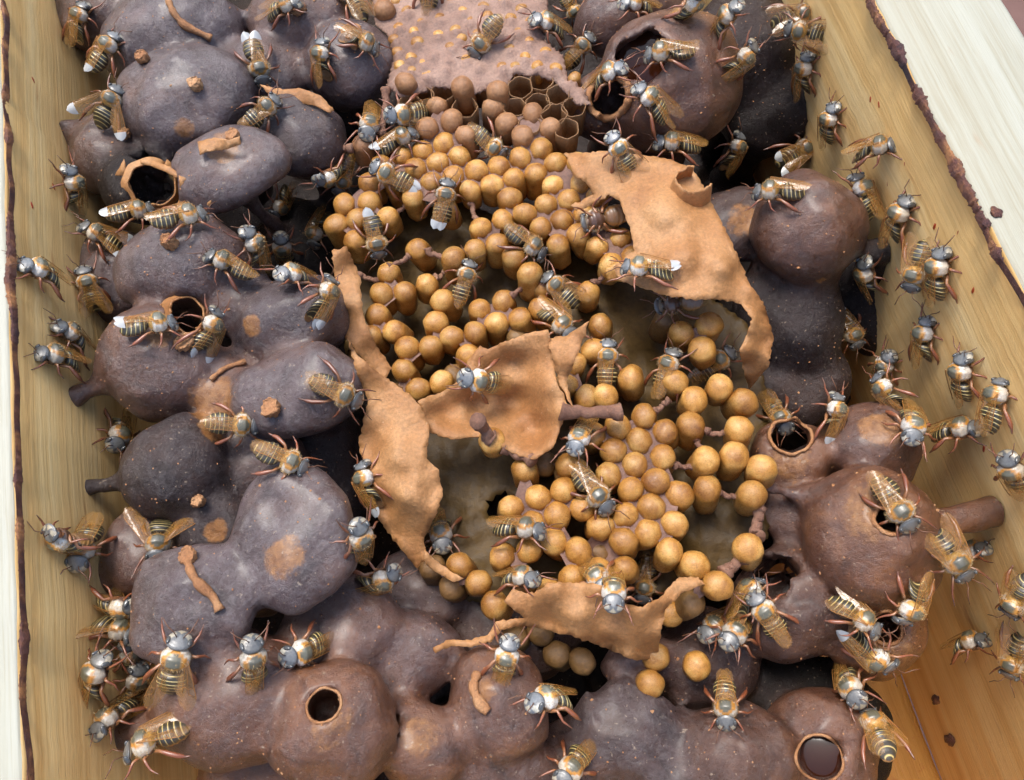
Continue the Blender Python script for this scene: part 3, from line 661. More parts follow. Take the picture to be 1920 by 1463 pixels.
sheet('wax_fragment', [(205, 378), (212, 335), (232, 298), (238, 330), (252, 372), (228, 378)], [(232, 298, -.011), (205, 378, -.016), (252, 372, -.015)], 'small tan upright wax flake on the dark broken pot', group='small torn wax fragments', seed=2.0, step=9, jag=1.5)
sheet('wax_fragment', [(335, 328), (365, 345), (397, 372), (392, 402), (328, 400), (338, 362)], [(335, 328, -.0085), (397, 372, -.011), (328, 400, -.0135), (392, 402, -.013)], 'tan square wax flake against the lens-shaped pot', group='small torn wax fragments', seed=3.0, step=9, jag=1.5)
sheet('wax_fragment', [(262, 300), (290, 302), (318, 312), (336, 326), (332, 334), (310, 322), (285, 312), (264, 308)], [(262, 302, -.0105), (334, 330, -.0095)], 'thin arching tan wax edge over the dark broken pot', group='small torn wax fragments', seed=3.5, step=8, jag=1)
sheet('wax_fragment', [(487, 158), (530, 168), (565, 166), (602, 180), (626, 206), (618, 212), (592, 198), (550, 192), (512, 186)], [(487, 158, -.0145), (565, 166, -.0145), (626, 206, -.016), (550, 192, -.0155)], 'tan torn rim wax on the bluish dark pot', group='small torn wax fragments', seed=5.5, step=9, jag=1.6)
sheet('wax_fragment', [(370, 266), (400, 258), (430, 262), (450, 255), (452, 270), (425, 280), (395, 284), (374, 290)], [(370, 275, -.0065), (430, 258, -.006), (425, 280, -.0075)], 'crumbly tan wax edge on the lens-shaped pot', group='small torn wax fragments', seed=6.5, step=8, jag=1.6)
sheet('wax_fragment', [(1134, 505), (1160, 488), (1178, 500), (1168, 528), (1140, 528)], [(1134, 505, -.017), (1178, 500, -.0165), (1150, 528, -.0185)], 'bright orange wax chip beside the bee on the largest sheet', group='small torn wax fragments', seed=8.5, step=8, jag=1, mat=M['cell'])
sheet('wax_fragment', [(795, 1030), (815, 1050), (850, 1075), (870, 1085), (850, 1092), (815, 1072), (798, 1058)], [(795, 1030, -.021), (870, 1085, -.0215), (815, 1072, -.023)], 'narrow tan wax edge under the bee at the foot of the long sheet', group='small torn wax fragments', seed=9.5, step=8, jag=1.2)
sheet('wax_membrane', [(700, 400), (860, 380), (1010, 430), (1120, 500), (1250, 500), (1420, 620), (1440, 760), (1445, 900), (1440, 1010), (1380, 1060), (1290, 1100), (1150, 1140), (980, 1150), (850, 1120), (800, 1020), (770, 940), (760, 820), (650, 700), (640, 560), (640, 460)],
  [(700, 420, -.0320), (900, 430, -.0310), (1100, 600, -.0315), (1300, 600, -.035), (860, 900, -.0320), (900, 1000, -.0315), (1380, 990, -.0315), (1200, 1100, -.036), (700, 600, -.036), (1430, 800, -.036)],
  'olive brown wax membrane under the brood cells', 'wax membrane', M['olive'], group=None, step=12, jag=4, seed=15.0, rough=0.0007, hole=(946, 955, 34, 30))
sheet('wax_membrane', [(622, 470), (650, 462), (676, 520), (680, 590), (700, 640), (735, 690), (720, 715), (690, 690), (655, 640), (622, 600), (630, 540)], [(622, 470, -.017), (676, 500, -.021), (640, 600, -.022), (735, 700, -.026), (650, 560, -.0195)],
  'brown wax wall curving round the ring of brood cells', 'wax membrane', M['sheet'], group=None, step=11, seed=17.0)
# crumbs, tabs and strings of wax on the pots
def on_pots(px, py, lift=0.0):
    p = surf_point(px, py)
    if p is None: return at_z(px, py, -.012)
    return CAM + ray(px, py) * ((Vector(p) - CAM).length - lift)
def nub(px, py, r, label, h=1.0, seed=1):
    bm = bmesh.new(); bmesh.ops.create_icosphere(bm, subdivisions=4, radius=r)
    for v in bm.verts:
        v.co *= 1 + 0.28 * nz(v.co, 1.2 / r, seed) + 0.30 * nz(v.co, 3.5 / r, seed + 3); v.co.z *= h
        if v.co.z > r * h * 0.55: v.co.z -= (v.co.z - r * h * 0.55) * 1.3
    me = bpy.data.meshes.new('wax_nub'); bm.to_mesh(me); bm.free(); me.materials.append(M['rim']); smooth(me)
    o = link('wax_nub', me, loc=on_pots(px, py, r * 0.5)); tag(o, label, 'wax crumb', 'crumbs of wax on the pots'); return o
nub(366, 158, .0011, 'crumbly tan wax knob on the grey dusty pot', 1.5, 1)
nub(436, 254, .0011, 'crumbly tan wax knob at the edge of the lens-shaped pot', 1.1, 2)
nub(508, 765, .0014, 'ragged tan wax crumb on the smooth grey-plum pot', 1.2, 3)
nub(660, 68, .0020, 'bushy tan wax tuft crowning a plum pot beside a bee', 1.1, 4)
nub(267, 108, .0011, 'small peaked wax crumb near the bee by the wall', 1.6, 5)
nub(318, 455, .0011, 'narrow tan wax tab standing on the grey-brown pot', 2.4, 6)
nub(352, 1042, .0012, 'round wax knob at the end of the curled string', 0.8, 7)
nub(232, 250, .0010, 'low wax crumb on the brown pot by the wall', 1.0, 8)
nub(372, 940, .0009, 'tan wax splinter under the dark bluish pot', 1.8, 9)
nub(560, 15, .0014, 'tan wax crumb held by the bee at the reddish pot', 1.0, 10)
nub(345, 640, .0016, 'crumbled wax below the mouth of the torn-open pot', 0.7, 11)
def strip(name, pix, rad, label, cat, mat=M['rim'], lift=.0003):
    P = [on_pots(x, y, lift) for x, y in pix]; Q = []
    for i in range(len(P) - 1):
        for j in range(4): Q.append(P[i].lerp(P[i + 1], j / 4))
    Q.append(P[-1])
    for it in range(2): Q = [Q[0]] + [(Q[i - 1] + Q[i] * 2 + Q[i + 1]) / 4 for i in range(1, len(Q) - 1)] + [Q[-1]]
    c = Q[0].copy(); V, F = tube([q - c for q in Q], [rad * (1 + 0.45 * mnoise.noise(Vector((i * .7, rad * 900, 0)))) for i in range(len(Q))], 8)
    o = link(name, mesh(name, V, F, mat), loc=c); tag(o, label, cat, 'curled wax strings on the pots'); return o
strip('wax_string', [(315, 0), (325, 25), (345, 48), (370, 60), (396, 72)], .00062, 'tan wax string curling over the grey dusty pot near the wall', 'wax string')
strip('wax_string', [(350, 1045), (358, 1075), (375, 1098), (400, 1118), (412, 1145)], .00060, 'tan wax string curling across the round dusty pot', 'wax string')
strip('wax_string', [(395, 712), (420, 690), (460, 678)], .0004, 'fine wax ridge beside the large tan patch', 'wax string')
strip('wax_string', [(895, 1262), (885, 1290), (900, 1320), (915, 1335)], .0007, 'tan wax crest curved along the reddish brown pot', 'wax string')

bmc = bmesh.new(); cr_ = random.Random(5); cand = np.nonzero((vn[:, 2] > .25) & (verts[:, 2] > -.045) & (vpx > 0) & (vpx < 1920) & (vpy > 0) & (vpy < 1463))[0]
for i in range(1500):
    k = cand[cr_.randrange(len(cand))]; rr = cr_.uniform(.00005, .00016) * (1.8 if cr_.random() < .08 else 1); q = bmesh.ops.create_icosphere(bmc, subdivisions=1, radius=rr)['verts']; o_ = Vector(verts[k])
    for v in q: v.co = Vector((v.co.x * cr_.uniform(.6, 1.6), v.co.y * cr_.uniform(.6, 1.6), v.co.z * .6)) + o_
me = bpy.data.meshes.new('wax_crumbs'); bmc.to_mesh(me); bmc.free(); me.materials.append(M['rim']); tag(link('wax_crumbs', me), 'fine pale wax crumbs dusted over the plum and brown pots', 'wax crumbs', kind='stuff')

# ------------------------------------------------------------------ brood combs
def cell_mesh(name, mat, r, L, hexy, seed, hollow=False):
    V, F = [], []; SEG = 24; prof = []
    for i in range(8): a = i / 7 * math.pi / 2; prof.append((math.sin(a) * r, math.cos(a) * r * 0.82))
    for i in range(1, 5): prof.append((r * (1 - 0.05 * i / 4 * (i / 4)), -L * i / 4))
    prof.append((r * 0.55, -L - r * 0.3))
    for i, (q, z) in enumerate(prof):
        for k in range(SEG):
            a = 2 * math.pi * k / SEG; w = hexy * min(1, max(0, (i - 3) / 4)); rr = q * (1 - w * (0.5 - 0.5 * math.cos(6 * a)) * 0.13)
            p = Vector((rr * math.cos(a), rr * math.sin(a), z)); k_ = 1 + 0.07 * nz(p, 1.1 / r, seed) + 0.03 * nz(p, 3.0 / r, seed + 2); V.append(p * k_)
    for i in range(len(prof) - 1):
        for k in range(SEG): F.append((i * SEG + k, (i + 1) * SEG + k, (i + 1) * SEG + (k + 1) % SEG, i * SEG + (k + 1) % SEG))
    F.append(tuple((len(prof) - 1) * SEG + k for k in range(SEG))[::-1])
    me = mesh(name, V, F, mat); bm = bmesh.new(); bm.from_mesh(me); bmesh.ops.remove_doubles(bm, verts=bm.verts, dist=1e-6); bmesh.ops.recalc_face_normals(bm, faces=bm.faces); bm.to_mesh(me); bm.free(); return smooth(me)
CR = 0.00214
CELLS = {k: [cell_mesh('brood_cell', M[k], CR, .0050, h, s) for s, h in ((1, .2), (4, .4), (7, .5), (11, .1))] for k in ('cell', 'cell_pink', 'cell_dull')}
def open_cell_mesh(r, L):
    V, F = [], []; SEG = 24
    prof = [(r * .90, -L), (r * 1.0, -L * .5), (r * 1.02, 0), (r * .98, .0001), (r * .93, 0), (r * .92, -L * .5), (r * .7, -L * .93), (0.00002, -L * .98)]
    for i, (q, z) in enumerate(prof):
        for k in range(SEG):
            a = 2 * math.pi * k / SEG; rr = q * (1.04 - 0.10 * (0.5 - 0.5 * math.cos(6 * a))); V.append((rr * math.cos(a), rr * math.sin(a), z + (0.00016 * mnoise.noise(Vector((a * 3, r * 900, 1))) if i in (2, 3, 4) else 0)))
    for i in range(len(prof) - 1):
        for k in range(SEG): F.append((i * SEG + k, i * SEG + (k + 1) % SEG, (i + 1) * SEG + (k + 1) % SEG, (i + 1) * SEG + k))
    return mesh('open_cell', V, F, M['olive_cell'])
M['olive_cell'] = wax_material('empty_cell_wax', (0.16, 0.075, 0.028), (0.24, 0.125, 0.05), (0.33, 0.19, 0.09), 0.4, 1.5, 0.0)
def K(ox, oy, pts, s=640 / 1911): return [(ox + x * s, oy + y * s) for x, y in pts]
def comb(label, z, cells, web=True, weblvl=0.0002, maxe=1.5):
    """cells: list of (px, py[, dz, material, scale])"""
    C = []
    for q in cells:
        px, py = q[0], q[1]; dz = q[2] if len(q) > 2 else 0; mt = q[3] if len(q) > 3 else 'cell'; sc = q[4] if len(q) > 4 else 1
        C.append((at_z(px, py, z + dz + 0.0007 * mnoise.noise(Vector((px * .02, py * .02, 1)))), mt, sc))
    c0 = sum((c[0] for c in C), Vector()) / len(C); root = empty('brood_comb', (c0.x, c0.y, z - .008)); tag(root, label, 'brood comb', 'brood combs')
    # push overlapping neighbours apart a little
    P = [c[0].copy() for c in C]
    for it in range(12):
        for i in range(len(P)):
            for j in range(i):
                d = P[i] - P[j]; d.z = 0; m_ = d.length; want = CR * 1.90 * (C[i][2] + C[j][2]) / 2
                if 1e-6 < m_ < want and abs(P[i].z - P[j].z) < .002: d *= (want - m_) / m_ * 0.35; P[i] += d; P[j] -= d
    for i, (p, mt, sc) in enumerate(zip(P, [c[1] for c in C], [c[2] for c in C])):
        o = pchild('brood_cell', random.choice(CELLS[mt]), root); o.location = p
        o.rotation_euler = (R(random.uniform(-10, 10)), R(random.uniform(-10, 10)), random.uniform(0, 6.3)); k = sc * random.uniform(.94, 1.05); o.scale = (k * random.uniform(.93, 1.0), k * random.uniform(1.0, 1.07), k * random.uniform(.9, 1.1)); o.matrix_parent_inverse = Matrix.Translation(-root.location)
    if web:
        pts = [Vector((p.x, p.y)) for p in P]; tri = delaunay_2d_cdt(pts, [], [], 0, 1e-7)[2]; V, F = [], []; idx = delaunay_2d_cdt(pts, [], [], 0, 1e-7)
        for t in idx[2]:
            ps = [P[idx[3][k][0]] if idx[3][k] else None for k in t]
            if None in ps: continue
            if max((ps[a] - ps[a - 1]).length for a in range(3)) > CR * 2 * maxe: continue
            g0 = sum(ps, Vector()) / 3; b_ = len(V)
            ring = []
            for a in range(3):
                ring.append(ps[a] + Vector((0, 0, weblvl))); ring.append((ps[a] + ps[(a + 1) % 3]) / 2 + Vector((0, 0, weblvl + .0004)))
            V += ring + [g0 + Vector((0, 0, weblvl - .0002))]
            for a in range(6): F.append((b_ + a, b_ + (a + 1) % 6, b_ + 6))
        if F:
            me = mesh('wax_web', V, F, M['web']); bm = bmesh.new(); bm.from_mesh(me); bmesh.ops.remove_doubles(bm, verts=bm.verts, dist=1e-5); bmesh.ops.recalc_face_normals(bm, faces=bm.faces); bm.to_mesh(me); bm.free(); smooth(me)
            pchild('wax_web', me, root)
    return root
def wavy(pts, r):
    Q = [pts[0].lerp(pts[-1], t / 18) + Vector((0, 0, -.0006 * math.sin(math.pi * t / 18))) + Vector([.0004 * mnoise.noise(pts[0] * 700 + Vector((t * .35, k * 5, 0))) for k in range(3)]) for t in range(19)]
    V, F = tube(Q, [r * (1 + .7 * abs(t / 9 - 1) ** 2.5) * (1 + .18 * mnoise.noise(Vector((t * .55, r * 2000, pts[0].x * 900)))) for t in range(19)], 10)
    return [v + Vector([.00014 * mnoise.noise(v * 1600 + Vector((k * 7, 0, 0))) for k in range(3)]) for v in V], F
def pillars(root, z, segs, r=.00042):
    for (x0, y0, x1, y1) in segs:
        a = at_z(x0, y0, z); b_ = at_z(x1, y1, z); d = (b_ - a); a -= d.normalized() * .0008; b_ += d.normalized() * .0008
        pts = [a.lerp(b_, t / 6) + Vector((0, 0, -.0006 * math.sin(math.pi * t / 6))) for t in range(7)]
        V, F = wavy(pts, r); pchild('wax_pillar', mesh('wax_pillar', V, F, M['pillar']), root)
# the comb waxed over, behind
dots = K(560, 0, [(610, 70), (790, 110), (920, 75), (1035, 45), (565, 160), (690, 135), (880, 180), (785, 205), (665, 240), (855, 280), (755, 310), (630, 335), (940, 345), (820, 390), (720, 425), (1290, 245), (1180, 280), (1265, 335), (1380, 300), (1140, 385), (1250, 60), (1150, 10), (700, 10), (520, 40), (850, 20), (1300, 130), (560, 300), (1060, 300), (1000, 200), (1120, 170), (480, 10), (1440, 390), (1545, 440), (960, 130), (1060, 100), (620, 410), (700, 370), (900, 230), (1010, 380), (1230, 190), (1190, 110), (740, 60), (980, -20), (650, 190), (830, 340), (1080, 230), (1340, 380), (1220, 380), (540, 230), (580, 380)])
zw = -.0195
wc = comb('waxed-over brood comb with pale yellow cell tops showing through', zw - .0013, [(x, y, 0, 'cell', .62) for x, y in dots] + [(x, y, .0014, 'cell_pink') for x, y in K(560, 0, [(600, 460), (915, 490), (1115, 510), (500, 30)])], web=False)
dotp = [at_z(x, y, zw) for x, y in dots]; edge_poly = K(560, 0, [(390, -90), (1390, -90), (1400, 80), (1370, 190), (1480, 280), (1510, 420), (1600, 470), (1640, 560), (1560, 560), (1420, 420), (1330, 400), (1200, 400), (1150, 470), (1060, 470), (980, 500), (900, 520), (860, 470), (760, 460), (660, 500), (560, 520), (480, 450), (520, 300), (490, 170), (420, 110)])
def comb_sheet():
    N = len(edge_poly); pts = []
    for i in range(N):
        a = Vector(edge_poly[i]); b_ = Vector(edge_poly[(i + 1) % N]); k = max(1, int((b_ - a).length / 5))
        for j in range(k): pts.append(a.lerp(b_, j / k))
    ne = len(pts); xs = [p.x for p in pts]; ys = [p.y for p in pts]
    def ins(x, y):
        c = False
        for i in range(ne):
            a, b_ = pts[i], pts[i - 1]
            if (a.y > y) != (b_.y > y) and x < (b_.x - a.x) * (y - a.y) / (b_.y - a.y) + a.x: c = not c
        return c
    y = min(ys) + 2
    while y < max(ys):
        x = min(xs) + random.uniform(0, 3)
        while x < max(xs):
            if ins(x, y): pts.append(Vector((x, y)))
            x += 5
        y += 4.4
    res = delaunay_2d_cdt(pts, [(i, (i + 1) % ne) for i in range(ne)], [list(range(ne))], 1, 1e-4); V = []
    D = np.array([(p.x, p.y) for p in dotp])
    for q in res[0]:
        p = at_z(q.x, q.y, zw); d = np.sqrt(((D - np.array([p.x, p.y])) ** 2).sum(1)).min()
        h = .0009 * math.exp(-(d / .0010) ** 2) + .0003 * nz(p, 300, 2)
        near_e = min((q - e).length for e in pts[:ne:2]); h -= .0012 * math.exp(-near_e / 6)
        V.append(Vector((p.x, p.y, zw - .0006 + h)))
    me = mesh('wax_cover', V, [tuple(f) for f in res[2]], M['cover']); bm = bmesh.new(); bm.from_mesh(me); bmesh.ops.recalc_face_normals(bm, faces=bm.faces); bmesh.ops.solidify(bm, geom=bm.faces[:], thickness=.0006); bm.to_mesh(me); bm.free(); smooth(me)
    pchild('wax_cover', me, wc)
comb_sheet()
oc = open_cell_mesh(.00225, .0062)
for x, y in K(560, 0, [(805, 515), (690, 545), (1025, 445), (1240, 490), (1360, 450), (1450, 530), (1430, 640), (1210, 600), (1340, 580), (1540, 600), (1500, 720), (930, 600), (1110, 440), (620, 590), (1290, 700)]):
    o = pchild('open_cell', oc, wc); o.location = at_z(x, y, -.0208); o.rotation_euler = (R(random.uniform(-5, 5)), R(random.uniform(-5, 5)), random.uniform(0, 6)); k = random.uniform(.95, 1.08); o.scale = (k, k, 1); o.matrix_parent_inverse = Matrix.Translation(-wc.location)
pillars(wc, -.021, [(724, 174, 714, 248), (620, 268, 655, 276)], .0006)
pink = [(x, y, .0012, 'cell_pink') for x, y in K(560, 0, [(1090, 610), (1165, 690), (1310, 640), (1405, 720), (1265, 770), (775, 600), (855, 690), (725, 735), (360, 810), (920, 770)])]
A_ = K(560, 0, [(815, 795), (690, 845), (575, 880), (775, 910), (900, 880), (660, 950), (870, 980), (995, 960), (1120, 940), (740, 1020), (1245, 890), (1365, 850), (1440, 920), (1335, 965), (1215, 1000), (1090, 1035), (965, 1070), (1425, 1040), (1530, 960), (1520, 1105), (1185, 1115), (1395, 1155), (1270, 1195), (1145, 1235), (1020, 1280), (1485, 1220), (1370, 1275), (1110, 1375), (995, 1400), (870, 1445), (1460, 1370), (1580, 1310), (1670, 1385), (1800, 1330), (385, 1120), (255, 1150), (340, 1220), (215, 1255), (500, 1220), (320, 1325), (640, 1110), (820, 1170), (410, 1045), (470, 960), (520, 1010), (1620, 1215), (1560, 1020), (1640, 1120), (1700, 1250), (1900, 1380)]) + K(560, 400, [(1200, 245), (1760, 270), (1295, 340), (1885, 200)])
c2 = comb('upper brood comb of golden cells, dense behind the largest wax sheet', -.0225, pink + [(x, y) for x, y in A_])
c2b = [(885, 385, 892, 409), (741, 399, 761, 379), (808, 472, 828, 482), (737, 497, 761, 484), (967, 547, 979, 534), (1116, 527, 1130, 517)]
pillars(c2, -.0235, c2b)
B_ = K(560, 400, [(665, 205), (505, 335), (465, 455), (595, 445), (720, 400), (440, 570), (405, 690), (540, 670), (805, 495), (770, 610), (620, 770), (740, 745), (860, 705), (580, 890), (675, 985), (795, 950), (985, 680), (1015, 540), (1110, 630), (1145, 495), (1240, 585), (1340, 530), (1620, 450), (1690, 630), (1650, 770), (1540, 860), (1510, 960), (1590, 1020), (1370, 975), (1860, 920), (940, 790), (1370, 430)])
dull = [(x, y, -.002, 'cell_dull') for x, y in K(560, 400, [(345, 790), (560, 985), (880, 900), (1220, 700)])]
ring = comb('brood comb ring of loosely spaced golden cells left of the centre cup sheet'.replace('left of', 'around'), -.0248, [(x, y) for x, y in B_] + dull)
pillars(ring, -.0255, [(821, 517, 838, 504), (680, 517, 704, 524)])
F_ = K(1000, 440, [(545, 810), (405, 905), (800, 830), (835, 555), (985, 515), (945, 630), (1040, 865), (905, 925), (1170, 950), (620, 1020), (470, 1080), (735, 1110), (885, 1060), (1150, 1095), (590, 1160), (450, 1215), (720, 1255), (1125, 1230), (980, 1290), (570, 1305), (695, 1390), (1260, 1320), (430, 1350), (545, 1430), (810, 1440), (955, 1400), (1230, 1440), (350, 1130), (190, 1310)]) + \
     K(1000, 830, [(165, 280), (135, 415), (265, 385), (520, 410), (655, 360), (380, 470), (635, 500), (790, 460), (500, 540), (770, 605), (125, 545), (40, 325), (230, 630), (475, 680), (330, 720), (200, 750), (890, 680), (1200, 590), (1030, 800), (60, 790)]) + \
     K(560, 830, [(1265, 150), (1200, 370), (1320, 430), (1160, 630), (1290, 600), (905, 690), (1010, 790), (1090, 900), (1380, 790)])
big = lambda x, y: (1.0 + 0.10 * min(1, max(0, (x - 1200) / 200))) if x > 1200 else 1.0
F2 = [(x, y, 0.0012 if x > 1320 else 0, 'cell', big(x, y)) for x, y in F_]
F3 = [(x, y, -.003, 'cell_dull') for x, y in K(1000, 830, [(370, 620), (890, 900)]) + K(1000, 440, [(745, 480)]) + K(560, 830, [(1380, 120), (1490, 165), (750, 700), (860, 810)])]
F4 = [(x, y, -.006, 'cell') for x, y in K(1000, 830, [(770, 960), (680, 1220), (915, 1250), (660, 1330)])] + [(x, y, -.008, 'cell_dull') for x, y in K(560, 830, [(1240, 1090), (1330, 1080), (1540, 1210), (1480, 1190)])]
front = comb('front brood comb of large golden cells beside the cup-shaped pot', -.0236, F2 + F3 + F4)
pillars(front, -.0236, [(1330, 810, 1358, 812), (1305, 822, 1316, 842), (1234, 767, 1248, 755), (1275, 872, 1298, 875), (1352, 925, 1382, 929)])
pillars(front, -.0235, [(1425, 954, 1419, 1001), (1365, 1071, 1395, 1048)], .0008)
pillars(S3, -.0175, [(1062, 772, 1155, 770)], .0009)
kn = pchild('brood_cell', CELLS['cell'][0], front); kn.location = at_z(922, 826, -.0203); kn.scale = (1.0, 1.0, .8); kn.matrix_parent_inverse = Matrix.Translation(-front.location)
V, F = wavy([at_z(920, 820, -.0192), at_z(893, 788, -.0150)], .0009); pchild('wax_chimney', mesh('wax_chimney', V, F, M['pillar']), front)
V, F = wavy([at_z(940, 838, -.0212), at_z(1000, 862, -.0205)], .0007); pchild('wax_pillar', mesh('wax_pillar', V, F, M['pillar']), front)
#BEES#
# ------------------------------------------------------------------ bees
def attr_mat(name, rough, spec, coat=0.0):
    m, n, l, b = mat_new(name); a = n.new('ShaderNodeAttribute'); a.attribute_name = 'col'
    tc = n.new('ShaderNodeTexCoord'); t = noise(n, l, tc.outputs['Object'], 4200, 3, 0.7); r = ramp(n, [(0.3, (0.72, 0.72, 0.72)), (0.7, (1.2, 1.2, 1.2))]); l.new(t.outputs['Fac'], r.inputs['Fac'])
    oi = n.new('ShaderNodeObjectInfo'); ro = ramp(n, [(0.0, (0.75, 0.72, 0.68)), (0.5, (1.15, 1.05, 0.92)), (1.0, (1.3, 1.32, 1.35))]); l.new(oi.outputs['Random'], ro.inputs['Fac'])
    l.new(mixc(n, l, 1.0, mixc(n, l, 0.8, a.outputs['Color'], r.outputs['Color'], 'MULTIPLY'), ro.outputs['Color'], 'MULTIPLY'), b.inputs['Base Color'])
    b.inputs['Roughness'].default_value = rough; b.inputs['Specular IOR Level'].default_value = spec; b.inputs['Coat Weight'].default_value = coat; b.inputs['Coat Roughness'].default_value = 0.2
    bump(n, l, t.outputs['Fac'], 0.35, 0.00012, b)
    return m
M['bee'] = attr_mat('bee_cuticle', 0.38, 0.8, 0.3)
m, n, l, b = mat_new('bee_wing'); b.inputs['Base Color'].default_value = (0.46, 0.23, 0.055, 1); b.inputs['Alpha'].default_value = 0.26; b.inputs['Roughness'].default_value = 0.18; b.inputs['Specular IOR Level'].default_value = 1.0; b.inputs['IOR'].default_value = 1.6
tc = n.new('ShaderNodeTexCoord'); t = noise(n, l, tc.outputs['Object'], 900, 3, 0.5); bump(n, l, t.outputs['Fac'], 0.5, 0.0003, b); M['wing'] = m
m, n, l, b = mat_new('bee_wing_vein'); b.inputs['Base Color'].default_value = (0.30, 0.13, 0.03, 1); b.inputs['Roughness'].default_value = 0.4; M['vein'] = m
m, n, l, b = mat_new('bee_wing_glare'); b.inputs['Base Color'].default_value = (0.50, 0.52, 0.52, 1); b.inputs['Alpha'].default_value = 0.78; b.inputs['Roughness'].default_value = 0.25; M['tip_glare'] = m  # sky glare on the wing tips, painted as a pale film
m, n, l, b = mat_new('bee_eye'); b.inputs['Base Color'].default_value = (0.075, 0.078, 0.078, 1); b.inputs['Roughness'].default_value = 0.22; b.inputs['Specular IOR Level'].default_value = 0.9; M['eye'] = m
m, n, l, b = mat_new('bee_antenna'); b.inputs['Base Color'].default_value = (0.14, 0.06, 0.03, 1); b.inputs['Roughness'].default_value = 0.4; M['antenna'] = m
m, n, l, b = mat_new('bee_fur'); b.inputs['Base Color'].default_value = (0.52, 0.36, 0.17, 1); b.inputs['Roughness'].default_value = 0.7; M['fur'] = m
U = 0.001
def lerp_prof(tab, t):
    for (a, ra), (b2, rb) in zip(tab, tab[1:]):
        if t <= b2:
            k = (t - a) / (b2 - a); k = k * k * (3 - 2 * k); return ra + (rb - ra) * k
    return tab[-1][1]
ABD = [(0, .02), (.04, .45), (.14, 1.0), (.32, 1.45), (.55, 1.68), (.75, 1.62), (.9, 1.2), (1, .5)]
THO = [(0, .5), (.12, 1.15), (.36, 1.68), (.65, 1.70), (.86, 1.25), (1, .5)]
HED = [(0, .5), (.15, 1.15), (.36, 1.50), (.58, 1.44), (.78, 1.08), (.93, .56), (1, .02)]
BLACK, CREAM, AMBER = (.040, .034, .020), (.66, .54, .22), (.34, .17, .05)
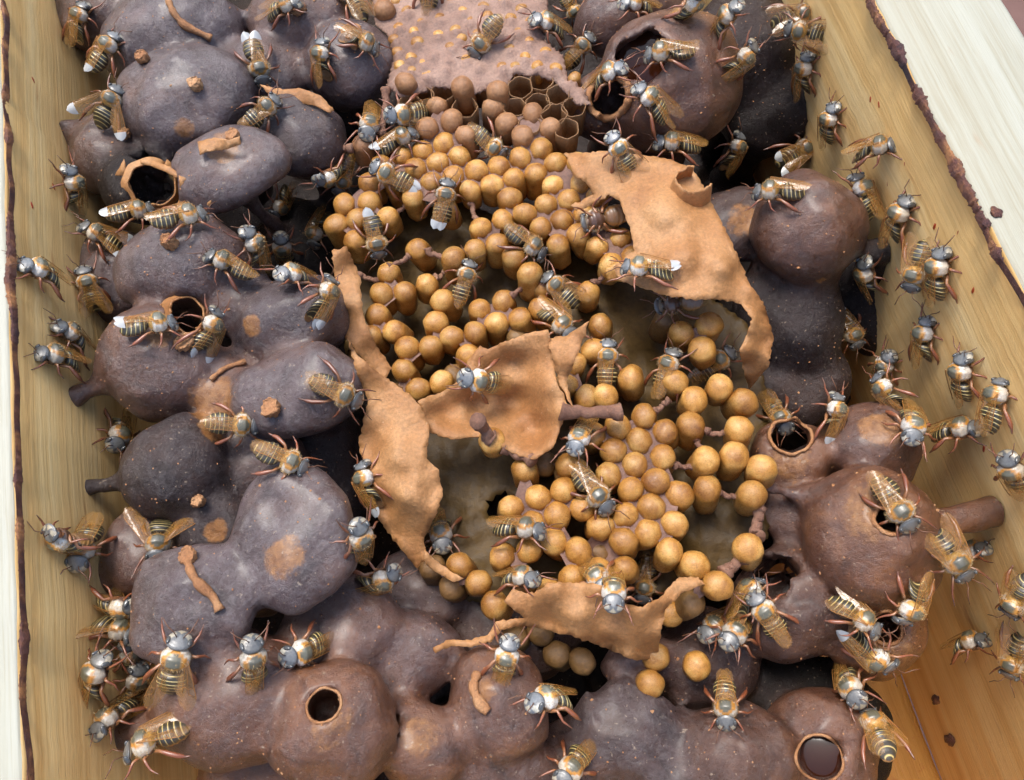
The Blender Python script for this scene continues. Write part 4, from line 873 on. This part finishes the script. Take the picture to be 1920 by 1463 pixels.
def bee_body(curl, legs, seed):
    rnd = random.Random(seed); SEG = 28; V, F, Cc = [], [], []
    def section(y, z, w, h, pitch, fn):
        for k in range(SEG):
            a = 2 * math.pi * k / SEG; x = math.sin(a) * w; q = math.cos(a) * h
            V.append(Vector((x, y - math.sin(pitch) * q * -1 * 0 - math.sin(pitch) * q, z + math.cos(pitch) * q))); Cc.append(fn(math.cos(a), abs(math.sin(a))))
    rings = 0
    NA = 44; L = 4.2; y, z = 0.0, 0.0; path = []
    yy, zz, ang = -0.1, 1.75, 0.0
    for i in range(NA + 1):
        path.append((yy, zz, ang)); ang = R(curl) * min(1, (i + 1) / NA * 1.25); yy -= math.cos(ang) * L / NA; zz -= math.sin(ang) * L / NA
    for i in range(NA, -1, -1):
        t = 1 - i / NA; y, z, a = path[i]; w = lerp_prof(ABD, t) * (1 + 0.025 * math.cos((1 - t) * 6 * 2 * math.pi))
        s = (1 - t) * 6.2 + 0.12; fr = s % 1.0; band = fr > 0.82 and 0.9 < s < 6.0
        def fn(c, sn, band=band, t=t):
            if c < -0.25: return AMBER if c > -.7 else (.2, .11, .05)
            if band: return CREAM if c > .1 else (.42, .30, .12)
            return (.05, .04, .028) if c < .2 else BLACK
        section(y, z, w, w * (.80 if c_flat else .86), -a, fn); rings += 1
    for i in range(1, 22):
        t = i / 21; w = lerp_prof(THO, t); y = -0.1 + 2.85 * t; z = 1.85 + 0.18 * math.sin(math.pi * t)
        def fn(c, sn, t=t):
            if c < -.35: return (.10, .05, .03)
            dd = ((t - .56) / .34) ** 2 + (sn / .62) ** 2
            if c > 0 and t < .2: return (.46, .27, .07)
            if c > 0 and dd < 1: return (.105, .105, .075)
            if c > 0 and dd < 1.9: return (.46, .22, .040)
            return (.52, .50, .45)
        section(y, z, w, w * .93, 0, fn); rings += 1
    for i in range(1, 19):
        t = i / 18; w = lerp_prof(HED, t); y = 2.75 + 1.35 * t; z = 1.8 - 0.40 * t
        def fn(c, sn, t=t):
            if t < .22: return (.42, .36, .27)
            if t > .80 and c < .3 and sn < .6: return (.30, .27, .20)
            if .5 < t < .9 and sn > .80 and c < .3: return (.32, .30, .24)
            if c > .75 and t < .5: return (.07, .07, .068)
            return (.095, .102, .108) if sn > .45 else (.135, .145, .152)
        section(y, z, w * (1.02 - .10 * t), w * (.80 + .08 * t), R(24), fn); rings += 1
    for i in range(rings - 1):
        for k in range(SEG): F.append((i * SEG + k, i * SEG + (k + 1) % SEG, (i + 1) * SEG + (k + 1) % SEG, (i + 1) * SEG + k))
    F.append(tuple(range(SEG))); F.append(tuple((rings - 1) * SEG + k for k in range(SEG))[::-1])
    base = {'f': [(.7, 2.0, .95), (1.6, 2.9, 1.25), (2.15, 3.75, .5), (2.35, 4.3, .12), (2.5, 4.75, .03)],
            'm': [(.95, 1.25, .85), (2.2, 1.5, 1.5), (3.15, 1.2, .5), (3.6, .8, .12), (3.95, .5, .03)],
            'h': [(.85, .45, .85), (2.05, -.5, 1.6), (2.85, -2.0, .75), (3.05, -2.9, .15), (3.2, -3.6, .03)]}
    for side in (-1, 1):
        for key, rr in (('f', [.24, .20, .15, .10, .05]), ('m', [.25, .22, .16, .11, .05]), ('h', [.27, .24, .38, .20, .06])):
            dyj = rnd.uniform(-.7, .7) * legs; dxj = rnd.uniform(-.5, .35) * legs; dzj = rnd.uniform(-.2, .7) * legs
            if legs > 1.2 and key == 'f': dyj += 1.0; dzj += .4
            pts = [Vector((side * (p[0] + dxj * (i / 4)), p[1] + dyj * (i / 4), p[2] + (dzj * (i / 4) if i < 4 else dzj * .5))) for i, p in enumerate(base[key])]
            fine = []; fr = []
            for i in range(4):
                for j in range(3): fine.append(pts[i].lerp(pts[i + 1], j / 3)); fr.append((rr[i] + (rr[i + 1] - rr[i]) * j / 3) * (1.0 if j else .82))
            fine.append(pts[4]); fr.append(rr[4]); v, f = tube(fine, fr, 7); o = len(V); V += v; F += [tuple(i + o for i in q) for q in f]
            for i in range(len(v)):
                t = i // 7 / 12; Cc.append((.27, .12, .05) if t < .3 else (.20, .062, .026) if t < .75 else (.12, .042, .02))
    me = mesh('bee_body', [p * U for p in V], F, M['bee']); a = me.color_attributes.new('col', 'FLOAT_COLOR', 'POINT')
    a.data.foreach_set('color', [x for c in Cc for x in (*c, 1)]); bm = bmesh.new(); bm.from_mesh(me); bmesh.ops.recalc_face_normals(bm, faces=bm.faces); bm.to_mesh(me); bm.free(); return smooth(me)
c_flat = True
def wing_mesh(side, ang, lift, drop, tip_glare=False):
    """fore and hind wing of one side with raised veins; ang = degrees out from the body axis"""
    V, F, mi = [], [], []
    def to(u, v): # u along the wing 0..1 , v across
        a = R(ang); d = Vector((side * math.sin(a), -math.cos(a), 0)); e = Vector((side * math.cos(a), math.sin(a), 0))
        p = Vector((side * .75, 1.5, 3.15 + .05 * side)) + d * u * 6.4 + e * (v * side * side); p.z += lift * u * 6.4 - drop * u * u * 3.0 + 0.16 * math.sin(v * 2.4 + u * 3) - .10 * v * v; return p
    def blade(L, w0, dz, v0):
        b0 = len(V); NU, NV = 18, 6
        for i in range(NU + 1):
            u = i / NU
            hw = w0 * .5 * (.16 + .84 * min(1, u / .62) ** .8); e = max(0, (u - .72) / .28)
            hw *= math.sqrt(max(0.004, 1 - e * e)); cl = v0 + .25 - w0 * .5 * (.16 + .84 * min(1, u / .62) ** .8)
            for j in range(NV + 1): p = to(u * L, cl + hw - 2 * hw * (j / NV)); p.z += dz; V.append(p)
        for i in range(NU):
            for j in range(NV): a = b0 + i * (NV + 1) + j; F.append((a, a + 1, a + NV + 2, a + NV + 1)); mi.append(2 if tip_glare and i >= NU - 4 and L == 1 else 0)
        return b0, NU, NV
    b0, NU, NV = blade(1, 2.05, 0, .35); blade(.72, 1.4, -.07, -.5)
    def vein(pairs, r):
        v, f = tube([V[b0 + i * (NV + 1) + j] + Vector((0, 0, .02)) for i, j in pairs], r, 4); o = len(V)
        V.extend(v); F.extend([tuple(i + o for i in q) for q in f]); mi.extend([1] * len(f))
    vein([(i, 0) for i in range(NU - 2)], .055); vein([(i, 2) for i in range(0, 13)], .032); vein([(i, 4) for i in range(1, 12)], .032); vein([(11, 0), (10, 1), (10, 2), (9, 3), (9, 4)], .03); vein([(14, 0), (13, 1), (12, 2)], .03)
    me = mesh('bee_wing', [p * U for p in V], F, M['wing']); me.materials.append(M['vein']); me.materials.append(M['tip_glare']); me.polygons.foreach_set('material_index', mi); return me
def fur_mesh(seed):
    rnd = random.Random(seed); V, F = [], []
    for i in range(420):
        t = rnd.uniform(.05, .97); a = rnd.uniform(-2.2, 2.2); w = lerp_prof(THO, t)
        if abs(a) < .75 and .25 < t < .88 and rnd.random() < .8: continue
        p = Vector((math.sin(a) * w, -0.1 + 2.85 * t, 1.85 + .18 * math.sin(math.pi * t) + math.cos(a) * w * .93)); nrm = Vector((math.sin(a), rnd.uniform(-.6, .3), math.cos(a))).normalized()
        s = nrm.orthogonal().normalized() * .035; Lh = rnd.uniform(.22, .42); o = len(V); V += [p - s - nrm * .05, p + s - nrm * .05, p + nrm * Lh + Vector((rnd.uniform(-.1, .1), rnd.uniform(-.2, .05), 0))]; F.append((o, o + 1, o + 2))
    return mesh('bee_fur', [p * U for p in V], F, M['fur'], False)
FUR = [fur_mesh(1), fur_mesh(2)]
def ell(name, c, r, mat, rot=0):
    bm = bmesh.new(); bmesh.ops.create_uvsphere(bm, u_segments=12, v_segments=8, radius=1); mt = Matrix.Translation(Vector(c) * U) @ Matrix.Rotation(rot, 4, 'Z') @ Matrix.Diagonal((r[0] * U, r[1] * U, r[2] * U, 1))
    bmesh.ops.transform(bm, matrix=mt, verts=bm.verts); me = bpy.data.meshes.new(name); bm.to_mesh(me); bm.free(); me.materials.append(mat); return smooth(me)
EYES = [ell('bee_eye', (s * 1.22, 3.35, 1.60), (.30, .40, .78), M['eye'], s * .40) for s in (-1, 1)]
ANT = []
for s in (-1, 1):
    for q in (0, 1):
        pts = [Vector((s * .38, 3.85, 1.75)), Vector((s * .75, 4.6, 2.15)), Vector((s * 1.05, 4.85, 2.2)), Vector((s * (1.3 + .4 * q), 5.5 - .3 * q, 1.9)), Vector((s * (1.6 + .8 * q), 6.4 - .5 * q, 1.5))]
        v, f = tube(pts, [.07, .06, .075, .075, .05], 6); ANT.append(mesh('bee_antenna', [p * U for p in v], f, M['antenna']))
BODY = {}; WING = {}
for key, (curl, ang, lift, drop) in {'A': (8, -6, -.085, 0), 'S': (10, 44, .06, 0), 'C': (55, -2, -.12, .3), 'H': (28, -1, -.09, .12), 'P': (14, 17, -.02, 0)}.items():
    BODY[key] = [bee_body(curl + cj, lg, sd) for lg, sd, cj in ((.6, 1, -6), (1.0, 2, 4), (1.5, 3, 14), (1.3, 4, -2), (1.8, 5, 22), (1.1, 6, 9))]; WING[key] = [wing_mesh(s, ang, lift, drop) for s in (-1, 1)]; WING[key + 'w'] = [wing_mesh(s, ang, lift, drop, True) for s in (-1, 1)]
W1 = 'thin-rimmed wall'; W2 = 'broad-topped wall'
# head px, tail px, build (A folded, S spread, C curled, H head-on, P parted wings), side the back is turned to, +1 head / -1 tail nearer the eye, label
BEES = [
(158,8,136,78,'H','L',1,f'bee with amber wings climbing highest on the {W1} beside the smooth plum pot'),
(222,62,172,135,'A','L',1,f'bee stepping from the {W1} onto the grey dusty pot'),
(224,166,186,240,'S','',1,'banded bee with one wing stretched towards the wall, beside the knobbed grey pot'),
(128,322,146,392,'H','R',1,f'lone bee on the {W1} level with the dark broken pot'),
(296,388,192,404,'A','U',1,'bee sideways just below the dark broken pot, its head near the square wax flake'),
(386,402,284,418,'A','U',1,'bee sideways below the square wax flake with a raised amber wing'),
(156,426,232,472,'P','U',1,f'banded bee between the {W1} and the pot with the narrow upright tab'),
(492,152,470,80,'A','',1,'bee with head hanging down on the plum pot behind the torn-rimmed pot'),
(556,4,500,28,'P','U',1,'banded bee gripping the tan crumb on the smooth reddish pot'),
(526,182,456,244,'A','',1,'bee with folded brown wings on top of the bluish torn-rimmed pot'),
(606,68,602,166,'C','L',1,'banded bee with curled abdomen beside the bushy tan wax tuft'),
(716,100,628,48,'C','U',1,'bee arched over the bushy tan wax tuft'),
(512,408,548,352,'H','D',1,'bee upside down in the gap below the lens-shaped pot'),
(586,464,604,388,'C','L',1,'bee clinging to the outermost brood cell above the dark gap'),
(462,436,496,506,'C','R',1,'bee rearing up behind the bee on the grey-brown tabbed pot'),
(384,476,478,520,'A','U',1,'bee walking down the grey-brown tabbed pot towards its tab'),
(528,452,536,492,'H','',1,'dim bee half hidden in the black gap beside the comb'),
(534,516,580,524,'H','U',1,'grey-faced bee looking out of the gap above the orange-spotted pot'),
(646,-20,676,26,'P','',-1,'bee half cut off above the tuft-crowned pot'),
(806,-60,804,26,'A','',1,'bee on the waxed-over comb with only its banded tail in view'),
(886,108,938,32,'A','',1,'bee walking alone over the waxed-over comb'),
(1006,38,1058,60,'H','U',1,'curled bee at the edge of the waxed-over comb, grey face up'),
(1088,40,1052,-16,'H','',1,'grey-headed bee behind the honey pot, facing the dark gap'),
(1114,62,1056,132,'A','',1,'bee with folded wings at the edge of the empty cells'),
(1164,128,1108,160,'H','U',1,'pale bee with its face towards the torn honey pot'),
(690,244,700,212,'H','',1,'dark bee deep in the gap behind the thin wax pillar'),
(732,216,804,210,'P','',1,'boldly banded bee backing out between the rosy brood cells'),
(784,244,700,286,'A','U',1,'bee on the rosy cells heading away from the plum pots'),
(950,296,876,236,'A','',1,'bee between the two clumps of rosy brood cells'),
(632,366,654,284,'A','',1,'bee heading down the outer edge of the upper comb'),
(600,336,640,318,'H','D',1,'bee half hidden behind the one on the outer edge of the upper comb'),
(694,308,784,358,'A','',1,'bee with sky glare painted on its wing tips above the row of tall brood cells, head towards the plum pots'),
(840,332,824,428,'A','',1,'bee standing upright on the tallest brood cells'),
(712,492,690,386,'A','',1,'bee with head down over the ring of cells'),
(1026,482,944,420,'A','U',1,'bee crossing the dense cells towards the comb middle'),
(1090,420,1172,400,'H','B',1,'bee on its back in the small tear of the largest wax sheet'),
(1146,256,1188,330,'P','',1,'boldly banded bee sitting on the narrow lobe of the largest wax sheet'),
(1162,500,1274,508,'A','U',1,'bee walking across the largest wax sheet'),
(1222,578,1330,562,'C','B',1,'bee on its back trapped under the lip of the largest wax sheet'),
(1172,6,1226,14,'H','U',1,'bee with bluish face on the plum pot behind the torn honey pot'),
(1306,-4,1276,34,'H','R',1,'bee half cut off on the back of the torn honey pot'),
(1374,18,1338,68,'H','U',1,'round grey-headed bee on the dark plum pot'),
(1206,106,1306,90,'A','U',1,'bee bending over the dark honey of the torn pot'),
(1412,86,1354,154,'C','R',1,'bee showing its pale side on the flank of the dark plum pot'),
(1196,162,1258,226,'P','U',1,'bee below the dark honey, beside the oval wax mouth'),
(1232,264,1316,268,'H','U',1,'bee with its face towards the oval mouth, just above the largest wax sheet'),
(1392,246,1366,330,'C','R',1,'amber shaded bee in the hollow behind the flattened grey pot'),
(1526,20,1456,42,'P','',-1,f'boldly banded bee reaching up the {W2}, topmost of a pair'),
(1476,52,1560,68,'P','',-1,f'boldly banded bee on the {W2}, tail out beside the topmost one'),
(1516,108,1500,176,'H','L',1,f'grey-faced bee on the {W2} below the banded pair'),
(1564,204,1548,266,'H','L',1,f'bee on the {W2} with forelegs raised above the banded glare-tipped bee'),
(1524,268,1470,302,'P','',-1,'banded bee perched behind the ball-shaped pot'),
(1676,270,1598,284,'H','U',1,f'bee with one long leg lifted up the {W2}'),
(1408,362,1520,358,'A','U',1,'bee lying along the top of the ball-shaped pot'),
(1606,328,1646,408,'A','R',1,'bee heading up between the ball-shaped pot and the broad-topped wall'),
(1702,378,1664,450,'H','L',1,f'grey-headed bee climbing the {W2} beside the ball-shaped pot'),
(1708,548,1740,446,'P','',-1,f'banded bee heading down the {W2} behind a climbing one'),
(1768,474,1752,560,'H','L',1,f'large bee climbing the {W2} with hind legs stretched out'),
(1622,494,1632,548,'H','L',1,f'bee in shade at the foot of the {W2} near the ball-shaped pot'),
(1610,650,1578,576,'C','U',-1,'banded bee turned tail up over the dark pots'),
(1742,600,1724,680,'H','L',1,f'bee alone half way up the {W2} with a foreleg hooked'),
(1668,672,1646,712,'H','',1,'dark bee in shadow above the banded bee by the orange-topped pot'),
(1808,672,1804,750,'H','L',1,f'slim bee on the {W2}, lower one of a climbing pair'),
(1884,708,1850,810,'H','L',1,f'bee high on the {W2} with long folded wings, upper one of a climbing pair'),
(1642,708,1688,780,'C','L',-1,'boldly banded bee on the orange-topped pot'),
(1572,740,1560,832,'C','R',-1,'bee with sky glare painted on its wing tips beside the orange-topped pot'),
(1474,804,1436,742,'H','',1,'bee hanging over the mouth of the cup-shaped pot'),
(1708,812,1708,772,'H','',1,'dark bee facing down beside the orange-topped pot'),
(1826,802,1756,808,'H','U',1,f'bee stretched along the {W2} beyond the orange-topped pot'),
(1896,868,1916,916,'H','',1,f'bee cut off at the rim of the {W2}'),
(1706,988,1644,898,'A','',1,'bee at the ragged hole of the big tan-topped pot'),
(1806,1078,1748,994,'P','',-1,'boldly banded bee under the thick wall strut'),
(1838,1030,1796,1046,'H','U',1,f'dark bee on the {W2} behind the banded bee under the strut'),
(1900,1140,1924,1096,'P','',-1,f'banded bee half cut off, upper one of the two low on the {W2}'),
(1896,1262,1916,1196,'P','',-1,f'banded bee half cut off, lower one of the two low on the {W2}'),
(1838,1200,1788,1212,'H','U',1,f'dark grey bee alone low on the {W2}'),
(1644,1182,1560,1118,'P','U',-1,'banded bee on top of the honey-coloured pot'),
(1690,1164,1736,1082,'C','R',-1,'bee showing its underside at the mouth of the honey-coloured pot'),
(1664,1246,1590,1196,'C','D',-1,'bee with sky glare painted on its wing tips on the flank of the honey-coloured pot'),
(1602,1298,1582,1258,'H','',1,'dark bee under the honey-coloured pot over the floor boards'),
(1630,1352,1652,1390,'P','',-1,'dark banded bee on the black wax ridge'),
(1362,1356,1358,1278,'A','',1,'bee facing down the domed dark brown pot'),
(1424,1092,1376,1150,'C','L',-1,'banded bee curled beside the hollowed dark pot'),
(1418,1122,1466,1196,'A','',1,'amber bee with tail spread over the hollowed dark pot'),
(1328,1188,1372,1152,'H','U',1,'grey-faced bee below the lowest large brood cell'),
(1374,1194,1394,1170,'H','',1,'dark bee peeping out between two bees by the hollowed pot'),
(954,1212,940,1282,'H','',1,'bee facing up under the strip end of the front wax sheet'),
(1006,1316,1062,1308,'H','U',1,'grey-headed bee on the flank of the crested pot'),
(1058,1458,1096,1404,'H','',1,'bee with raised orange wings on a dim brown pot'),
(738,1078,668,1112,'C','D',1,'bee lying on its side between the round pot and the plum pot'),
(882,484,856,574,'A','',1,'bee with folded wings upright inside the ring of cells'),
(1012,508,1092,584,'P','',1,'boldly banded bee above the centre cup sheet'),
(1072,630,1012,566,'A','U',1,'bee with pale face over the tip of the centre cup sheet'),
(622,522,592,608,'C','R',-1,'amber bee with sky glare painted on its wing tips at the brown wax wall round the ring'),
(872,708,946,720,'H','',1,'bee inside the centre cup sheet'),
(1140,628,1136,742,'A','',1,'bee with long folded wings above a lone cell right of the cup'.replace('right of', 'next to')),
(1270,648,1230,748,'A','U',1,'bee with bluish wings on the cells under the trapped bee'),
(1374,658,1298,712,'A','',1,'yellow-tailed bee at the hanging edge of the largest wax sheet'),
(682,758,572,706,'A','',1,'bee with glassy wings at the end of the smooth grey-plum pot'),
(486,798,386,792,'A','',1,'bee facing the ragged tan crumb on the grey-plum pot'),
(580,886,474,838,'A','',1,'bee stepping onto the big round dusty pot'),
(1080,836,1104,788,'H','U',1,'bee curled against the pillar of the centre cup sheet'),
(678,856,702,972,'C','L',1,'bee hanging on the outer face of the long upright wax sheet'),
(830,1018,824,968,'H','',1,'bee facing down at the foot of the long upright wax sheet'),
(1016,996,922,984,'A','U',1,'bee beside the black hole at the edge of the front comb'),
(1140,958,1074,876,'A','',1,'bee with brown wings in the middle of the front comb'),
(994,1084,946,1080,'H','U',1,'bee curled between the front wax sheet and the front comb'),
(1126,1092,1108,1064,'H','',1,'small grey bee head behind the front wax sheet, next to the wing-folded bee'),
(1202,1132,1218,1034,'A','',1,'bee with folded wings heading down to the front wax sheet'),
(1150,1118,1150,1084,'H','',1,'bee squeezed between two others behind the front wax sheet'),
(330,606,226,616,'A','U',1,'bee with its head in the mouth of the torn-open pot'),
(412,574,366,674,'P','R',1,'bee with sky glare painted on its wing tips leaving the mouth of the torn-open pot'),
(52,500,110,524,'H','U',1,f'bee nearest the rim of the {W1}'.replace('nearest', 'close to')),
(152,496,186,594,'P','',1,f'long-winged bee where the {W1} meets the brown pot'),
(114,616,160,650,'H','U',1,f'upper bee of the pair on the {W1} beside the torn-open pot'),
(80,664,146,678,'H','U',1,f'lower bee of the pair on the {W1} beside the torn-open pot'),
(216,828,232,786,'H','',1,'dark bee in the hollow between the two wall struts'),
(142,1052,172,982,'H','U',1,f'bee on the {W1} below the thick strut, face down'),
(98,1006,146,1024,'H','L',1,f'long-legged bee on the {W1} turned towards the rim'),
(294,1044,306,966,'S','',1,'bee with spread wings facing the knob of the wax string'),
(242,1192,168,1162,'S','U',1,f'bee with amber wings thrown back between the {W1} and the round string pot'),
(236,1138,196,1136,'H','D',1,f'reddish bee just above the bee with thrown back wings'),
(337,1206,318,1298,'P','',1,'bee with amber wings parted below the round string pot'),
(472,1216,478,1284,'H','',1,'bee facing up between the round string pot and the holed pot'),
(546,1232,612,1204,'H','R',1,'bee with a long feeler above the neat round hole'),
(182,1246,160,1310,'H','L',1,f'uppermost of the huddled bees on the {W1}'),
(186,1364,236,1316,'H','L',1,f'lowest of the huddled bees on the {W1}, face down'),
(256,1262,246,1320,'H','',1,f'dark bee at the back of the huddle by the {W1}'),
(252,1404,344,1362,'P','U',-1,f'striped brown bee at the foot of the {W1} below the huddle'),
(672,996,678,1036,'H','',1,'shaded bee behind the long upright wax sheet'),
(240,1216,248,1248,'H','',1,f'dim bee between the huddle and the round string pot'),
]
bpy.context.view_layer.update(); dg = bpy.context.evaluated_depsgraph_get()
spots = []
for (hx, hy, tx, ty, *_r) in BEES:
    mx, my = hx * .52 + tx * .48, hy * .52 + ty * .48; H = []
    L_ = math.hypot(hx - tx, hy - ty) + 1e-6; ux, uy = (hx - tx) / L_, (hy - ty) / L_
    for du in (-38, -19, 0, 19, 38):
        for dv in (-20, 0, 20):
            rr = ray(mx + ux * du - uy * dv, my + uy * du + ux * dv); ok, loc, nrm, *_z = scene.ray_cast(dg, CAM + rr * .01, rr)
            if ok: H.append(((loc - CAM).length, nrm))
    H.sort(key=lambda h: h[0]); near_ = H[min(len(H) - 1, 4)][0]; nn = sum((h[1] for h in H if h[0] < near_ + .004), Vector()).normalized()
    spots.append((CAM + ray(mx, my) * near_, nn))
GLARE_TIPS = {(172, 135), (186, 240), (192, 404), (232, 472), (470, 80), (824, 428), (690, 386), (1274, 508), (1470, 302), (1578, 576), (1560, 832), (1590, 1196), (592, 608), (702, 972), (226, 616), (366, 674), (700, 286), (784, 358)}  # tails of bees that get painted sky glare on their wing tips
AX = {'U': (0, -1), 'D': (0, 1), 'L': (-1, 0), 'R': (1, 0)}
placed = []
for bi, ((hx, hy, tx, ty, kind, side, sg, lab), (loc, nrm)) in enumerate(zip(BEES, spots)):
    rnd = random.Random(bi * 7 + 3); mx, my = hx * .52 + tx * .48, hy * .52 + ty * .48; rd = ray(mx, my); dist = (loc - CAM).length
    sc = rnd.uniform(.98, 1.10); span = math.hypot(hx - tx, hy - ty) * dist / FPX / (.0086 * sc); p = math.acos(min(1, span)) * sg * (.8 if sg > 0 else .6)
    d2 = ivec(mx, my, hx - tx, hy - ty); fwd = (d2 * math.cos(p) - rd * math.sin(p)).normalized()
    if side == 'B': up = rd
    elif side: up = (-rd * math.cos(R(48)) + ivec(mx, my, *AX[side]) * math.sin(R(48)))
    else: up = (-rd + nrm * .5 if nrm.dot(-rd) > .2 else -rd)
    up = (up - fwd * up.dot(fwd)).normalized(); right = fwd.cross(up)
    support = 1.45 * U * sc
    if abs(p) > .6: support *= 1.35
    cen = loc - rd * support + nrm * .0003; cen_local = Vector((0, 0, 1.75 * U))
    rot = Matrix((right, fwd, up)).transposed(); root = empty('bee', cen - rot @ cen_local * sc); root.rotation_mode = 'QUATERNION'; root.rotation_quaternion = rot.to_quaternion(); root.scale = (sc,) * 3
    tag(root, lab, 'bee', 'stingless bees on the hive')
    bd = link('body', BODY[kind][rnd.randrange(6)], root)
    for w in WING[kind + ('w' if (tx, ty) in GLARE_TIPS else '')]:
        o = link('wing', w, root); o.rotation_euler = (R(rnd.uniform(-5, 4)), R(rnd.uniform(-7, 7)), R(rnd.uniform(-7, 7)))
    q = rnd.randrange(2); link('antenna', ANT[q], bd); link('antenna', ANT[2 + rnd.randrange(2)], bd)
    for e in EYES: link('eye', e, bd)
    link('fur', FUR[bi % 2], bd)
